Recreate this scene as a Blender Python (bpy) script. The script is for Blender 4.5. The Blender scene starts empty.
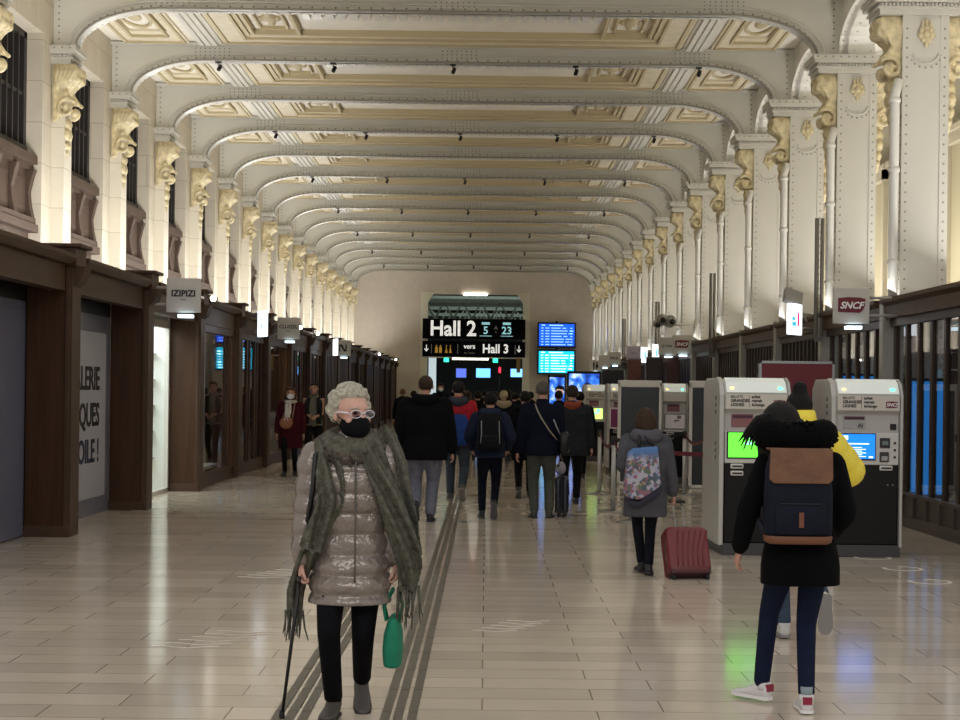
import bpy, bmesh, math, random
from mathutils import Vector, Matrix, Euler, Quaternion
from math import sin, cos, pi, radians as R
random.seed(7)
sc = bpy.context.scene
COL = sc.collection
V = Vector

# ------------------------------------------------------------ mesh helper
def T(x=0, y=0, z=0): return Matrix.Translation((x, y, z))
def RX(a): return Matrix.Rotation(a, 4, 'X')
def RY(a): return Matrix.Rotation(a, 4, 'Y')
def RZ(a): return Matrix.Rotation(a, 4, 'Z')
def S(x, y, z): return Matrix.Diagonal((x, y, z, 1))

class MB:
    def __init__(s): s.v = []; s.f = []; s.s = []; s.mi = []; s.cur = 0
    def add(s, vs, fs, smooth=False, M=None):
        o = len(s.v)
        s.v += [tuple(M @ V(p)) if M is not None else tuple(p) for p in vs]
        s.f += [tuple(i + o for i in f) for f in fs]
        s.s += [smooth] * len(fs); s.mi += [s.cur] * len(fs)
        return s
    def box(s, x0, x1, y0, y1, z0, z1, M=None):
        vs = [(x, y, z) for z in (z0, z1) for y in (y0, y1) for x in (x0, x1)]
        return s.add(vs, [(0, 2, 3, 1), (4, 5, 7, 6), (0, 1, 5, 4), (2, 6, 7, 3), (0, 4, 6, 2), (1, 3, 7, 5)], False, M)
    def prism(s, poly, a, b, axis='y', M=None, smooth=False):
        n = len(poly)
        def P(p, t):
            if axis == 'y': return (p[0], t, p[1])
            if axis == 'x': return (t, p[0], p[1])
            return (p[0], p[1], t)
        vs = [P(p, a) for p in poly] + [P(p, b) for p in poly]
        fs = [tuple(range(n)), tuple(range(2 * n - 1, n - 1, -1))] + [(i, i + n, (i + 1) % n + n, (i + 1) % n) for i in range(n)]
        return s.add(vs, fs, smooth, M)
    def loft(s, rings, caps=True, smooth=True, M=None, closed=False):
        n = len(rings[0]); vs = [p for r in rings for p in r]; fs = []
        m = len(rings)
        for k in range(m if closed else m - 1):
            k2 = (k + 1) % m
            for i in range(n):
                j = (i + 1) % n
                fs.append((k * n + i, k * n + j, k2 * n + j, k2 * n + i))
        if caps and not closed:
            fs.append(tuple(range(n - 1, -1, -1))); fs.append(tuple((m - 1) * n + i for i in range(n)))
        return s.add(vs, fs, smooth, M)
    def tube(s, pts, r, n=8, caps=True, closed=False, M=None, flat=None):
        pts = [V(p) for p in pts]; m = len(pts)
        rs = r if isinstance(r, (list, tuple)) else [r] * m
        up = None; rings = []
        for k in range(m):
            a = pts[(k - 1) % m] if (closed or k > 0) else pts[k]
            b = pts[(k + 1) % m] if (closed or k < m - 1) else pts[k]
            t = (b - a)
            t = t.normalized() if t.length > 1e-9 else V((0, 0, 1))
            if up is None:
                up = V((0, 0, 1)) if abs(t.z) < .9 else V((0, 1, 0))
            u = (up - t * up.dot(t))
            u = u.normalized() if u.length > 1e-6 else t.orthogonal().normalized()
            up = u; w = t.cross(u)
            q = flat or 1.0
            rings.append([tuple(pts[k] + (u * cos(2 * pi * i / n) * q + w * sin(2 * pi * i / n)) * rs[k]) for i in range(n)])
        return s.loft(rings, caps, True, M, closed)
    def lathe(s, prof, n=16, M=None):
        rings = [[(r * cos(2 * pi * i / n), r * sin(2 * pi * i / n), z) for i in range(n)] for r, z in prof]
        return s.loft(rings, True, True, M)
    def cyl(s, r, h, n=12, M=None): return s.lathe([(r, 0), (r, h)], n, M)
    def ell(s, c, r, n=12, m=8, M=None):
        if not isinstance(r, (list, tuple)): r = (r, r, r)
        rings = []
        for k in range(m + 1):
            a = -pi / 2 + pi * (k + .0001 * (k == 0) - .0001 * (k == m)) / m
            q = max(cos(a), .02)
            rings.append([(c[0] + r[0] * q * cos(2 * pi * i / n), c[1] + r[1] * q * sin(2 * pi * i / n), c[2] + r[2] * sin(a)) for i in range(n)])
        return s.loft(rings, True, True, M)
    def rivet(s, c, r, nrm):
        nrm = V(nrm); u = nrm.orthogonal().normalized(); w = nrm.cross(u); c = V(c)
        vs = [tuple(c + (u * cos(a * pi / 3) + w * sin(a * pi / 3)) * r) for a in range(6)] + [tuple(c + nrm * r * .7)]
        s.cur = 1; s.add(vs, [(i, (i + 1) % 6, 6) for i in range(6)], True); s.cur = 0
        return s
    def mesh(s, name, mat, remesh=0, smooth=0, bevel=0, seg=2, fac=.6):
        me = bpy.data.meshes.new(name)
        me.from_pydata(s.v, [], s.f)
        me.polygons.foreach_set('use_smooth', s.s); me.polygons.foreach_set('material_index', s.mi)
        bm = bmesh.new(); bm.from_mesh(me); bmesh.ops.recalc_face_normals(bm, faces=bm.faces); bm.to_mesh(me); bm.free()
        me.update()
        if remesh or smooth or bevel:
            o = bpy.data.objects.new('tmp', me); COL.objects.link(o)
            if bevel:
                m = o.modifiers.new('b', 'BEVEL'); m.width = bevel; m.segments = seg; m.limit_method = 'ANGLE'; m.angle_limit = R(40)
            if remesh:
                m = o.modifiers.new('r', 'REMESH'); m.mode = 'VOXEL'; m.voxel_size = remesh; m.use_smooth_shade = True
            if smooth:
                m = o.modifiers.new('s', 'SMOOTH'); m.iterations = smooth; m.factor = fac
            dg = bpy.context.evaluated_depsgraph_get()
            me2 = bpy.data.meshes.new_from_object(o.evaluated_get(dg))
            bpy.data.objects.remove(o); bpy.data.meshes.remove(me); me = me2; me.name = name
        mi = [p.material_index for p in me.polygons] if any(s.mi) else None
        me.materials.clear(); me.materials.append(mat)
        if mi: me.materials.append(MATS['rivet_shade']); me.polygons.foreach_set('material_index', mi)
        return me
    def build(s, name, mat, parent=None, loc=None, **k):
        return put(name, s.mesh(name, mat, **k), parent, loc)

def put(name, me, parent=None, loc=None):
    o = bpy.data.objects.new(name, me); COL.objects.link(o)
    if parent: o.parent = parent
    if loc: o.location = loc
    return o
def tag(o, label=None, cat=None, group=None, kind=None):
    if label: o['label'] = label
    if cat: o['category'] = cat
    if group: o['group'] = group
    if kind: o['kind'] = kind
    return o
def empty(name, loc=(0, 0, 0), rz=0, label=None, cat=None, group=None, kind=None):
    o = bpy.data.objects.new(name, None); COL.objects.link(o); o.location = loc; o.rotation_euler = (0, 0, rz)
    o.empty_display_size = .2
    return tag(o, label, cat, group, kind)
KIDS = {}
def kids(o): return [c for c in bpy.data.objects if c.parent == o]
def copy_tree(o, loc=None, rz=None, label=None, parent=None):
    ch = kids(o)
    c = o.copy(); COL.objects.link(c); c.parent = parent
    if loc is not None: c.location = loc
    if rz is not None: c.rotation_euler = (0, 0, rz)
    if label: c['label'] = label
    for k in ch: copy_tree(k, parent=c)
    return c
ORD = ['nearest', 'second', 'third', 'fourth', 'fifth', 'sixth', 'seventh', 'eighth', 'ninth', 'tenth', 'eleventh', 'twelfth',
       'thirteenth', 'fourteenth', 'fifteenth', 'sixteenth', 'seventeenth', 'eighteenth']

# ------------------------------------------------------------ materials
def lin(c):
    if isinstance(c, str):
        c = [int(c[i:i + 2], 16) / 255 for i in (0, 2, 4)]
    return tuple((x / 12.92 if x <= .04045 else ((x + .055) / 1.055) ** 2.4) for x in c) + (1,)
MATS = {}
def mat(name, col, rough=.6, metal=0, var=0, vscale=3, bump=0, bscale=40, emit=0, spec=.5, stretch=None, coat=0, ecol=None):
    if name in MATS: return MATS[name]
    m = bpy.data.materials.new(name); m.use_nodes = True; nt = m.node_tree; N = nt.nodes; L = nt.links
    b = N['Principled BSDF']; c = lin(col)
    b.inputs['Base Color'].default_value = c; b.inputs['Roughness'].default_value = rough; b.inputs['Metallic'].default_value = metal
    b.inputs['Specular IOR Level'].default_value = spec
    if coat: b.inputs['Coat Weight'].default_value = coat; b.inputs['Coat Roughness'].default_value = .15
    tc = N.new('ShaderNodeTexCoord'); mp = N.new('ShaderNodeMapping'); L.new(tc.outputs['Object'], mp.inputs[0])
    if stretch: mp.inputs['Scale'].default_value = stretch
    if var:
        nz = N.new('ShaderNodeTexNoise'); nz.inputs['Scale'].default_value = vscale; nz.inputs['Detail'].default_value = 5
        L.new(mp.outputs[0], nz.inputs['Vector'])
        rp = N.new('ShaderNodeValToRGB'); rp.color_ramp.elements[0].position = .3; rp.color_ramp.elements[1].position = .7
        rp.color_ramp.elements[0].color = tuple(x * (1 - var) for x in c[:3]) + (1,)
        rp.color_ramp.elements[1].color = tuple(min(1, x * (1 + var)) for x in c[:3]) + (1,)
        L.new(nz.outputs['Fac'], rp.inputs[0]); L.new(rp.outputs[0], b.inputs['Base Color'])
    if bump:
        nb = N.new('ShaderNodeTexNoise'); nb.inputs['Scale'].default_value = bscale; nb.inputs['Detail'].default_value = 3
        L.new(mp.outputs[0], nb.inputs['Vector'])
        bp = N.new('ShaderNodeBump'); bp.inputs['Strength'].default_value = bump; bp.inputs['Distance'].default_value = .02
        L.new(nb.outputs['Fac'], bp.inputs['Height']); L.new(bp.outputs[0], b.inputs['Normal'])
    if emit:
        b.inputs['Emission Color'].default_value = lin(ecol) if ecol else c; b.inputs['Emission Strength'].default_value = emit
    MATS[name] = m
    return m
def stone_mat(name, col, bw, bh, mortar, rough, var=.12, axes='xz', mcol='8a8272', msize=.006, tvar=.1, offset=.5):
    m = mat(name, col, rough)
    nt = m.node_tree; N = nt.nodes; L = nt.links; b = N['Principled BSDF']
    tc = N['Texture Coordinate']; sp = N.new('ShaderNodeSeparateXYZ'); cb = N.new('ShaderNodeCombineXYZ')
    L.new(tc.outputs['Object'], sp.inputs[0])
    if axes == 'xz':
        ad = N.new('ShaderNodeMath'); ad.operation = 'ADD'; L.new(sp.outputs[0], ad.inputs[0]); L.new(sp.outputs[1], ad.inputs[1])
        L.new(ad.outputs[0], cb.inputs[0]); L.new(sp.outputs[2], cb.inputs[1])
    else:
        L.new(sp.outputs[0], cb.inputs[0]); L.new(sp.outputs[1], cb.inputs[1])
    br = N.new('ShaderNodeTexBrick'); L.new(cb.outputs[0], br.inputs['Vector'])
    br.inputs['Scale'].default_value = 1; br.inputs['Brick Width'].default_value = bw; br.inputs['Row Height'].default_value = bh
    br.inputs['Mortar Size'].default_value = msize; br.inputs['Mortar Smooth'].default_value = .3; br.offset = offset
    c = lin(col)
    br.inputs['Color1'].default_value = tuple(x * (1 - tvar) for x in c[:3]) + (1,)
    br.inputs['Color2'].default_value = tuple(min(1, x * (1 + tvar)) for x in c[:3]) + (1,)
    br.inputs['Mortar'].default_value = lin(mcol)
    nz = N.new('ShaderNodeTexNoise'); nz.inputs['Scale'].default_value = 2.5; nz.inputs['Detail'].default_value = 8
    L.new(cb.outputs[0], nz.inputs['Vector'])
    mx = N.new('ShaderNodeMix'); mx.data_type = 'RGBA'; mx.blend_type = 'MULTIPLY'; mx.inputs[0].default_value = 1
    mr = N.new('ShaderNodeMapRange'); mr.inputs['To Min'].default_value = 1 - var; mr.inputs['To Max'].default_value = 1 + var
    L.new(nz.outputs['Fac'], mr.inputs[0]); L.new(br.outputs['Color'], mx.inputs[6]); L.new(mr.outputs[0], mx.inputs[7])
    L.new(mx.outputs[2], b.inputs['Base Color'])
    bp = N.new('ShaderNodeBump'); bp.inputs['Strength'].default_value = .25; bp.inputs['Distance'].default_value = .004; bp.invert = True
    L.new(br.outputs['Fac'], bp.inputs['Height']); L.new(bp.outputs[0], b.inputs['Normal'])
    return m
def wood(name, col, rough=.45, var=.35):
    return mat(name, col, rough, 0, var, 14, .15, 60, spec=.25, stretch=(1, 1, .06))
def glass_mat(name, tint, extra=.08, rough=.02):
    if name in MATS: return MATS[name]
    m = bpy.data.materials.new(name); m.use_nodes = True; nt = m.node_tree; N = nt.nodes; L = nt.links
    N.remove(N['Principled BSDF']); out = N['Material Output']
    tr = N.new('ShaderNodeBsdfTransparent'); tr.inputs[0].default_value = lin(tint)
    gl = N.new('ShaderNodeBsdfGlossy'); gl.inputs['Roughness'].default_value = rough
    fr = N.new('ShaderNodeFresnel'); fr.inputs[0].default_value = 1.5
    ad = N.new('ShaderNodeMath'); ad.operation = 'ADD'; ad.inputs[1].default_value = extra; ad.use_clamp = True
    mx = N.new('ShaderNodeMixShader'); L.new(fr.outputs[0], ad.inputs[0])
    ge = N.new('ShaderNodeNewGeometry'); iv = N.new('ShaderNodeMath'); iv.operation = 'SUBTRACT'; iv.inputs[0].default_value = 1; L.new(ge.outputs['Backfacing'], iv.inputs[1])
    mu = N.new('ShaderNodeMath'); mu.operation = 'MULTIPLY'; L.new(ad.outputs[0], mu.inputs[0]); L.new(iv.outputs[0], mu.inputs[1]); L.new(mu.outputs[0], mx.inputs[0])
    L.new(tr.outputs[0], mx.inputs[1]); L.new(gl.outputs[0], mx.inputs[2]); L.new(mx.outputs[0], out.inputs[0])
    MATS[name] = m
    return m
def emis(name, col, st): return mat(name, col, .5, emit=st, spec=.2)

stoneW = stone_mat('wall_stone', 'cdc4b3', 1.0, .62, 1, .7, mcol='b0a794', msize=.008, tvar=.04)
stoneP = stone_mat('pilaster_stone', 'd6cfbf', 3.0, .62, 1, .7, mcol='bdb5a2', msize=.008, tvar=.03)
floorM = stone_mat('floor_tile', 'cdc0af', .92, .3, 1, .13, axes='xy', mcol='75695a', msize=.004, tvar=.12, offset=.37)
plaster = mat('end_plaster', 'd6ccbe', .8, var=.04)
paint = mat('grey_enamel', 'dddcd4', .34, var=.04, vscale=1.5, spec=.5)
paintL = mat('pale_enamel', 'c9c6bc', .32, var=.03, vscale=1.5, spec=.5)
whiteE = mat('white_enamel', 'e6e4dc', .28)
cream = mat('ceiling_cream', 'f4efe4', .7, var=.04)
goldC = mat('ceiling_gold', 'e6dcc4', .6, var=.08, vscale=5)
goldD = mat('carved_gold', 'd0c29c', .45, var=.25, vscale=9, bump=1.0, bscale=11)
mat('rivet_shade', '98958a', .4)  # rivets' shadow put into a tone darker than the enamel
goldD2 = mat('molding_gold', 'cdbf9c', .55)
darkwood = wood('dark_wood', '442c1c', .42, .22)
cornW = mat('cornice_wood', '4b382a', .5, spec=.25, var=.15)
brownM = mat('balcony_brown', '4c3b30', .6, var=.12)
ironM = mat('window_iron', '2a2524', .5)
greyF = mat('grey_frame', '6a6663', .45)
black = mat('matte_black', '0c0c0d', .5)
blackG = mat('gloss_black', '0b0b0c', .18)
steel = mat('brushed_steel', '9a9a98', .3, .9)
pipeM = mat('pipe_grey', '9d9b92', .4)
wpanel = mat('white_panel', 'd8d5cf', .35)
gpanel = mat('grey_sign', 'c4c0ba', .5)
glassD = glass_mat('shop_glass', 'd4d6d8', .06)
glassW = glass_mat('window_glass', '303338', .04)
maroon = mat('maroon', '6b1226', .4)
textK = mat('text_black', '17171a', .5)
textW = mat('text_white', 'f2f2f2', .5)
litW = emis('lit_white', 'eef6ff', 1.5)
lampW = emis('lamp_glow', 'fff6e6', 14)

def text(name, body, size, m, parent, M, bold=0, ext=.002, ax='CENTER', shear=0, sx=1, loc=None):
    cu = bpy.data.curves.new('t', 'FONT'); cu.body = body; cu.size = size; cu.align_x = ax; cu.align_y = 'CENTER'
    cu.extrude = ext; cu.offset = bold; cu.shear = shear; cu.resolution_u = 3
    o = bpy.data.objects.new('t', cu); COL.objects.link(o)
    me = bpy.data.meshes.new_from_object(o.evaluated_get(bpy.context.evaluated_depsgraph_get()))
    bpy.data.objects.remove(o); me.transform(M @ S(sx, 1, 1)); me.materials.clear(); me.materials.append(m)
    return put(name, me, parent)
# text facing -Y (towards the entrance): x right, z up
FC = RX(pi / 2)
# ------------------------------------------------------------ camera frame numbers
F = 1600.0; VX, VY = 486.0, 390.0; CH = 1.62; ROLL = math.atan(.0122)
def at(px, py):
    "ground point seen at a pixel of the photograph"
    u = (px - VX) / F; v = (VY - py) / F
    x = u * cos(ROLL) - v * sin(ROLL); z = u * sin(ROLL) + v * cos(ROLL)
    Y = CH / -z
    return x * Y, Y
BAY = 3.84; Y0 = 24.6
def AY(n): return Y0 + BAY * n
NL = 14; YE = 80.4
XL, XR = -6.74, 5.36      # left wall face, right pillar face
# ------------------------------------------------------------ floor
fl = MB(); fl.box(-9, 9, -4, 120, -.15, 0); tag(fl.build('floor', floorM), kind='structure')
tact = mat('tactile_rubber', '5f594f', .45)
for i, (xs) in enumerate([(-.50, -.437, -.368), (-1.03, -.965, -.90)]):
    for j, x in enumerate(xs):
        g = MB(); y = 2.0
        while y < 78:
            g.box(x, x + .045, y, y + .59, 0, .006); y += .6
        tag(g.build('tactile_strip', tact), '%s dark guide strip on the floor, %s of its three' % (['right-hand', 'left-hand'][i], ['leftmost', 'middle', 'rightmost'][j]), 'tactile strip', 'dark guide strips running down the hall')
# ------------------------------------------------------------ left wall
w = MB(); Yw0 = AY(-3)
w.box(-7.6, XL, Yw0, YE, 6.92, 7.95)
w.box(-7.6, XL, Yw0, YE, 0, 3.0); w.box(-7.6, XL, Yw0 - .2, Yw0, 0, 6.92)
for n in range(-3, NL + 1):
    a = AY(n) + 3.36 - BAY; b = AY(n) + .6
    w.box(-7.6, XL, a, b, 3.0, 6.92)
w.box(-7.6, XL, AY(NL) + .6, YE, 3.0, 6.92)
tag(w.build('wall_left', stoneW), kind='structure')
# windows
def window_parts(p):
    fr = MB(); Y1, Y2 = .6, 3.36
    fr.box(-7.1, -6.98, Y1, Y1 + .09, 5.06, 6.92); fr.box(-7.1, -6.98, Y2 - .09, Y2, 5.06, 6.92)
    fr.box(-7.1, -6.98, Y1, Y2, 6.82, 6.92); fr.box(-7.1, -6.96, Y1, Y2, 5.06, 5.2)
    fr.box(-7.08, -7.0, Y1, Y2, 5.95, 6.0)
    k = Y1 + .3
    while k < Y2 - .1:
        fr.box(-7.08, -6.98, k, k + .05, 5.06, 6.92); k += .29
    a = fr.mesh('window_frame', ironM)
    g = MB().box(-7.09, -7.07, Y1 + .05, Y2 - .05, 5.1, 6.88).mesh('pane', mat('dusk_pane', '4a4a4c', .12))
    s = MB()
    s.box(-7.2, -6.93, Y1, Y2, 3.0, 5.06); s.box(-7.2, -6.9, Y1, Y2, 3.0, 3.3)
    s.box(-7.2, -6.80, Y1, Y2, 4.93, 5.06); s.box(-7.2, -6.86, Y1, Y2, 4.84, 4.93)
    s.box(-7.2, -6.82, Y1, Y2, 4.02, 4.12); s.box(-7.2, -6.78, Y1, Y2, 3.9, 4.02)
    for yy in (Y1 + .02, Y1 + .9, Y1 + 1.72, Y2 - .17):
        s.prism([(-6.95, 4.12), (-6.83, 4.12), (-6.87, 4.3), (-6.89, 4.5), (-6.84, 4.72), (-6.80, 4.84), (-6.95, 4.84)], yy, yy + .15)
    for y in (Y1 + .35, Y1 + 1.2, Y1 + 2.05):
        s.box(-6.95, -6.915, y - .12, y + .45, 4.25, 4.3); s.box(-6.95, -6.915, y - .12, y + .45, 4.66, 4.71)
    b = s.mesh('window_sill', brownM)
    return a, g, b
fm, gm, sm_ = window_parts(None)
for i, n in enumerate(range(-2, NL)):
    e = empty('window_%d' % (i + 1), (0, AY(n), 0), kind='structure')
    put('window_frame', fm, e); put('pane', gm, e); put('window_sill', sm_, e)
# ------------------------------------------------------------ capitals
def console(sgn):
    "carved bracket below the entablature, projecting along sgn*x from x=0, top at z=0"
    b = MB(); k = sgn
    b.prism([(-.06 * k, 0), (.30 * k, 0), (.33 * k, -.10), (.26 * k, -.26), (.13 * k, -.42), (.10 * k, -.6), (.05 * k, -.85), (-.06 * k, -.9)], -.2, .2)
    for y in (-.2, -.07, .07, .2):
        b.ell((.27 * k, y, -.1), (.1, .06, .09), 8, 6); b.ell((.3 * k, y * .8, -.2), (.07, .05, .07), 8, 6)
        b.tube([(.26 * k, y, -.05), (.30 * k, y, -.15), (.22 * k, y * .7, -.3), (.14 * k, y * .5, -.4)], [.04, .05, .04, .02], 6)
    for s2 in (-1, 1):
        pts = []
        for t in range(22):
            a = t / 21 * 3.6 * pi / 2 * 1.5; r = .16 * (1 - t / 25)
            pts.append(((.17 + r * cos(a + .6)) * k, s2 * .2, -.68 + r * sin(a + .6)))
        b.tube(pts, [.034] * 22, 6)
        b.ell((.17 * k, s2 * .17, -.68), (.06, .05, .06), 8, 6)
        b.tube([(.1 * k, s2 * .15, -.35), (.16 * k, s2 * .19, -.45), (.24 * k, s2 * .17, -.54)], [.05, .045, .03], 6)
    for s2 in (-1, 1):
        for o_ in (.0, .07, .14, .21, .28):
            b.tube([(o_ * k, s2 * .2, -.02), ((o_ + .03) * k, s2 * .235, -.12), (o_ * .75 * k, s2 * .225, -.26), (o_ * .5 * k + .03 * k, s2 * .2, -.42 + o_ * .2)], [.02, .034, .028, .012], 6)
            b.ell(((o_ * .8 + .03) * k, s2 * .22, -.30 + o_ * .25), (.025, .03, .035), 8, 6)
    for q in range(5): b.ell((.335 * k, -.16 + .08 * q, -.06), (.03, .03, .045), 8, 6); b.ell((.285 * k, -.14 + .07 * q, -.25), (.03, .025, .04), 8, 6)
    b.ell((.08 * k, 0, -.9), (.13, .13, .12), 8, 6)
    b.ell((.12 * k, 0, -1.06), (.08, .16, .12), 8, 6)
    b.ell((.12 * k, 0, -1.22), (.06, .13, .08), 8, 6); b.ell((.11 * k, 0, -1.34), (.045, .09, .06), 8, 6)
    b.tube([(.1 * k, .0, -1.3), (.1 * k, 0, -1.5)], [.06, .02], 8)
    return b
conL = console(1).mesh('console', goldD, remesh=.016, smooth=0)
conR = console(-1).mesh('console', goldD, remesh=.016, smooth=0)
conLw = conL.copy(); conLw.transform(S(.95, 1.25, 1))
def entab(x0, x1, y0, y1, z1, sides):
    b = MB(); L_, R_ = sides
    for (d, za, zb) in ((.02, 0, .07), (.05, .07, .10), (.03, .10, .15), (.09, .15, .2), (.11, .2, .27)):
        b.box(x0 - d * L_, x1 + d * R_, y0 - d, y1 + d, z1 - .27 + za, z1 - .27 + zb)
    x = x0 - .05
    while x < x1 + .08:
        b.rivet((x, y0 - .11, z1 - .035), .018, (0, -1, 0)); x += .12
    k = y0
    while k < y1:
        if R_: b.rivet((x1 + .11, k, z1 - .035), .018, (1, 0, 0))
        if L_: b.rivet((x0 - .11, k, z1 - .035), .018, (-1, 0, 0))
        k += .12
    # bead band
    x = x0
    while x < x1:
        b.ell((x, y0 - .05, z1 - .145), .022, 6, 4); x += .05
    return b
entL = entab(-6.74, -6.46, 0, .5, 6.82, (0, 1)).mesh('entablature', paintL)
pilL = MB().box(XL - .1, -6.54, .03, .47, 2.9, 6.56).mesh('shaft', stoneP)
for i, n in enumerate(range(-1, NL + 1)):
    t = empty('stone_pilaster', (0, AY(n), 0), label='pale stone pilaster with carved gold capital on left wall, %s from the camera' % ORD[i], cat='pilaster', group='stone pilasters of the left wall')
    put('shaft', pilL, t); put('entablature', entL, t); put('console', conLw, t, (-6.66, .22, 6.55))
# ------------------------------------------------------------ right pillars
pf = MB(); X1, X2, D = XR, XR + .58, .5; ZT = 6.82
pf.box(X1, X2, 0, D, 0, ZT - .25)
for (a, b) in ((X1 - .012, X1 + .10), (X2 - .10, X2 + .012)):
    pf.box(a, b, -.014, D + .014, 0, ZT - .27)
pf.box(X1 + .1, X2 - .1, -.008, .01, 6.0, 6.5)
k = .5
while k < ZT - .35:
    for x in (X1 + .045, X2 - .045): pf.rivet((x, -.014, k), .017, (0, -1, 0))
    for y in (.05, D - .05): pf.rivet((X1 - .012, y, k), .017, (-1, 0, 0))
    k += .125
for a in range(9):
    t = pi + pi * a / 8; pf.rivet((X1 + .29 + .2 * cos(t), -.008, 6.03 + .16 * sin(t)), .016, (0, -1, 0))
arc = [(X1 + .29 + .16 * cos(pi + pi * a / 12), -.014, 6.05 + .13 * sin(pi + pi * a / 12)) for a in range(13)]
pf.tube(arc, .012, 6)
pilR = pf.mesh('shaft', paintL)
entR = entab(X1 - .02, X2 + .02, -.03, D + .03, ZT, (1, 1))
entR = MB(); entR_b = entab(X1 - .3, X2 + .3, -.03, D + .03, ZT, (1, 1)); entR = entR_b.mesh('entablature', paintL)
ro = MB(); cx, cz = X1 + .29, 6.3
for a in range(7):
    t = pi / 2 + 2 * pi * a / 7; ro.ell((cx + .075 * cos(t), -.03, cz + .075 * sin(t)), (.045, .03, .045), 8, 6)
ro.ell((cx, -.05, cz), (.05, .04, .05), 8, 6); ro.ell((cx, -.03, cz - .13), (.035, .03, .05), 8, 6)
for s in (-1, 0, 1): ro.ell((cx + s * .05, -.03, cz + .14 - .02 * abs(s)), (.022, .02, .06), 8, 6)
rosM = ro.mesh('rosette', goldD2)
for i, n in enumerate(range(-1, NL + 1)):
    t = empty('steel_pillar', (0, AY(n), 0), label='tall riveted grey steel pillar with gold capital on right side, %s from the camera' % ORD[i], cat='pillar', group='riveted pillars of the right side')
    put('shaft', pilR, t); put('entablature', entR, t); put('rosette', rosM, t)
    put('console', conR, t, (X1 + .02, .25, ZT - .27)); put('console', conL, t, (X2 - .02, .25, ZT - .27))
# ------------------------------------------------------------ arches
def arch_curve():
    xl, xr, zf, zc = -6.36, 5.02, 6.82, 7.42
    pts = []; rx, rz = 1.35, .60
    for k in range(15):
        a = pi - pi / 2 * k / 14
        pts.append((xl + rx + rx * cos(a), zf + rz * sin(a)))
    for k in range(15):
        a = pi / 2 - pi / 2 * k / 14
        pts.append((xr - rx + rx * cos(a), zf + rz * sin(a)))
    return pts
ac = arch_curve()
ab = MB()
# web as a strip of quads between the curve and the ceiling, .05 thick
n = len(ac); ZC = 7.74
top = [(p[0], ZC) for p in ac]
for k in range(n - 1):
    ab.prism([ac[k], ac[k + 1], top[k + 1], top[k]], .10, .16)
ab.box(XL, -6.36, .10, .16, 6.82, ZC); ab.box(5.02, 5.94, .10, .16, 6.82, ZC)
# bottom flange following the curve
fp = ac
for k in range(n - 1):
    (x0, z0), (x1, z1) = fp[k], fp[k + 1]
    d = V((x1 - x0, z1 - z0)).normalized(); nn = V((-d.y, d.x)) * .03
    for (ya, yb, ci) in ((.0, .05, 1), (.05, .27, 0)):  # front lip drawn in the darker rivet tone
        ab.cur = ci
        ab.add([(x0, ya, z0), (x1, ya, z1), (x1, yb, z1), (x0, yb, z0),
                (x0 + nn.x, ya, z0 + nn.y), (x1 + nn.x, ya, z1 + nn.y), (x1 + nn.x, yb, z1 + nn.y), (x0 + nn.x, yb, z0 + nn.y)],
               [(0, 3, 2, 1), (4, 5, 6, 7), (0, 1, 5, 4), (2, 3, 7, 6), (0, 4, 7, 3), (1, 2, 6, 5)], False)
    ab.cur = 0
# inner rounded molding on web
off = .14
mp_ = []
for k in range(n):
    a = V(ac[max(k - 1, 0)]); b = V(ac[min(k + 1, n - 1)]); d = (b - a).normalized(); nn = V((-d.y, d.x)) * off
    mp_.append((ac[k][0] + nn.x, .09, ac[k][1] + nn.y))
ab.tube(mp_, .022, 6)
# rivets on flange edge + spandrel columns + splice plates
s_ = 0
for k in range(n - 1):
    a, b = V(ac[k]), V(ac[k + 1]); L_ = (b - a).length; q = max(1, round(L_ / .18))
    for j in range(q):
        p = a.lerp(b, (j + .5) / q); ab.rivet((p.x, .07, p.y + .065), .018, (0, -1, 0)); ab.rivet((p.x, .0, p.y + .015), .016, (0, -1, 0)); ab.rivet((p.x, .22, p.y - .001), .016, (0, 0, -1))
for x in (-6.66, 5.3, 5.86):
    z = 6.86
    while z < 7.7: ab.rivet((x, .10, z), .017, (0, -1, 0)); z += .1
for xc in (-4.95, -.55, 3.6):
    ab.box(xc - .33, xc + .33, .085, .11, 7.5, 7.68)
    for i in range(8):
        for z in (7.53, 7.59, 7.65): ab.rivet((xc - .3 + i * .086, .085, z), .014, (0, -1, 0))
ab.box(XL, 5.94, .0, .3, 7.70, ZC)
ab.box(-6.74, -6.36, -.02, .32, 6.82, 6.85); ab.box(5.02, 5.9, -.02, .32, 6.82, 6.85)
archM = ab.mesh('ceiling_arch', paint)
for i, k in enumerate(range(-1, NL + 1)):
    o = put('ceiling_arch', archM, loc=(0, AY(k), 0))
    tag(o, 'riveted grey steel arch beam spanning the ceiling, %s from the camera' % ORD[i], 'arch beam', 'arch beams across the ceiling')
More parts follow.
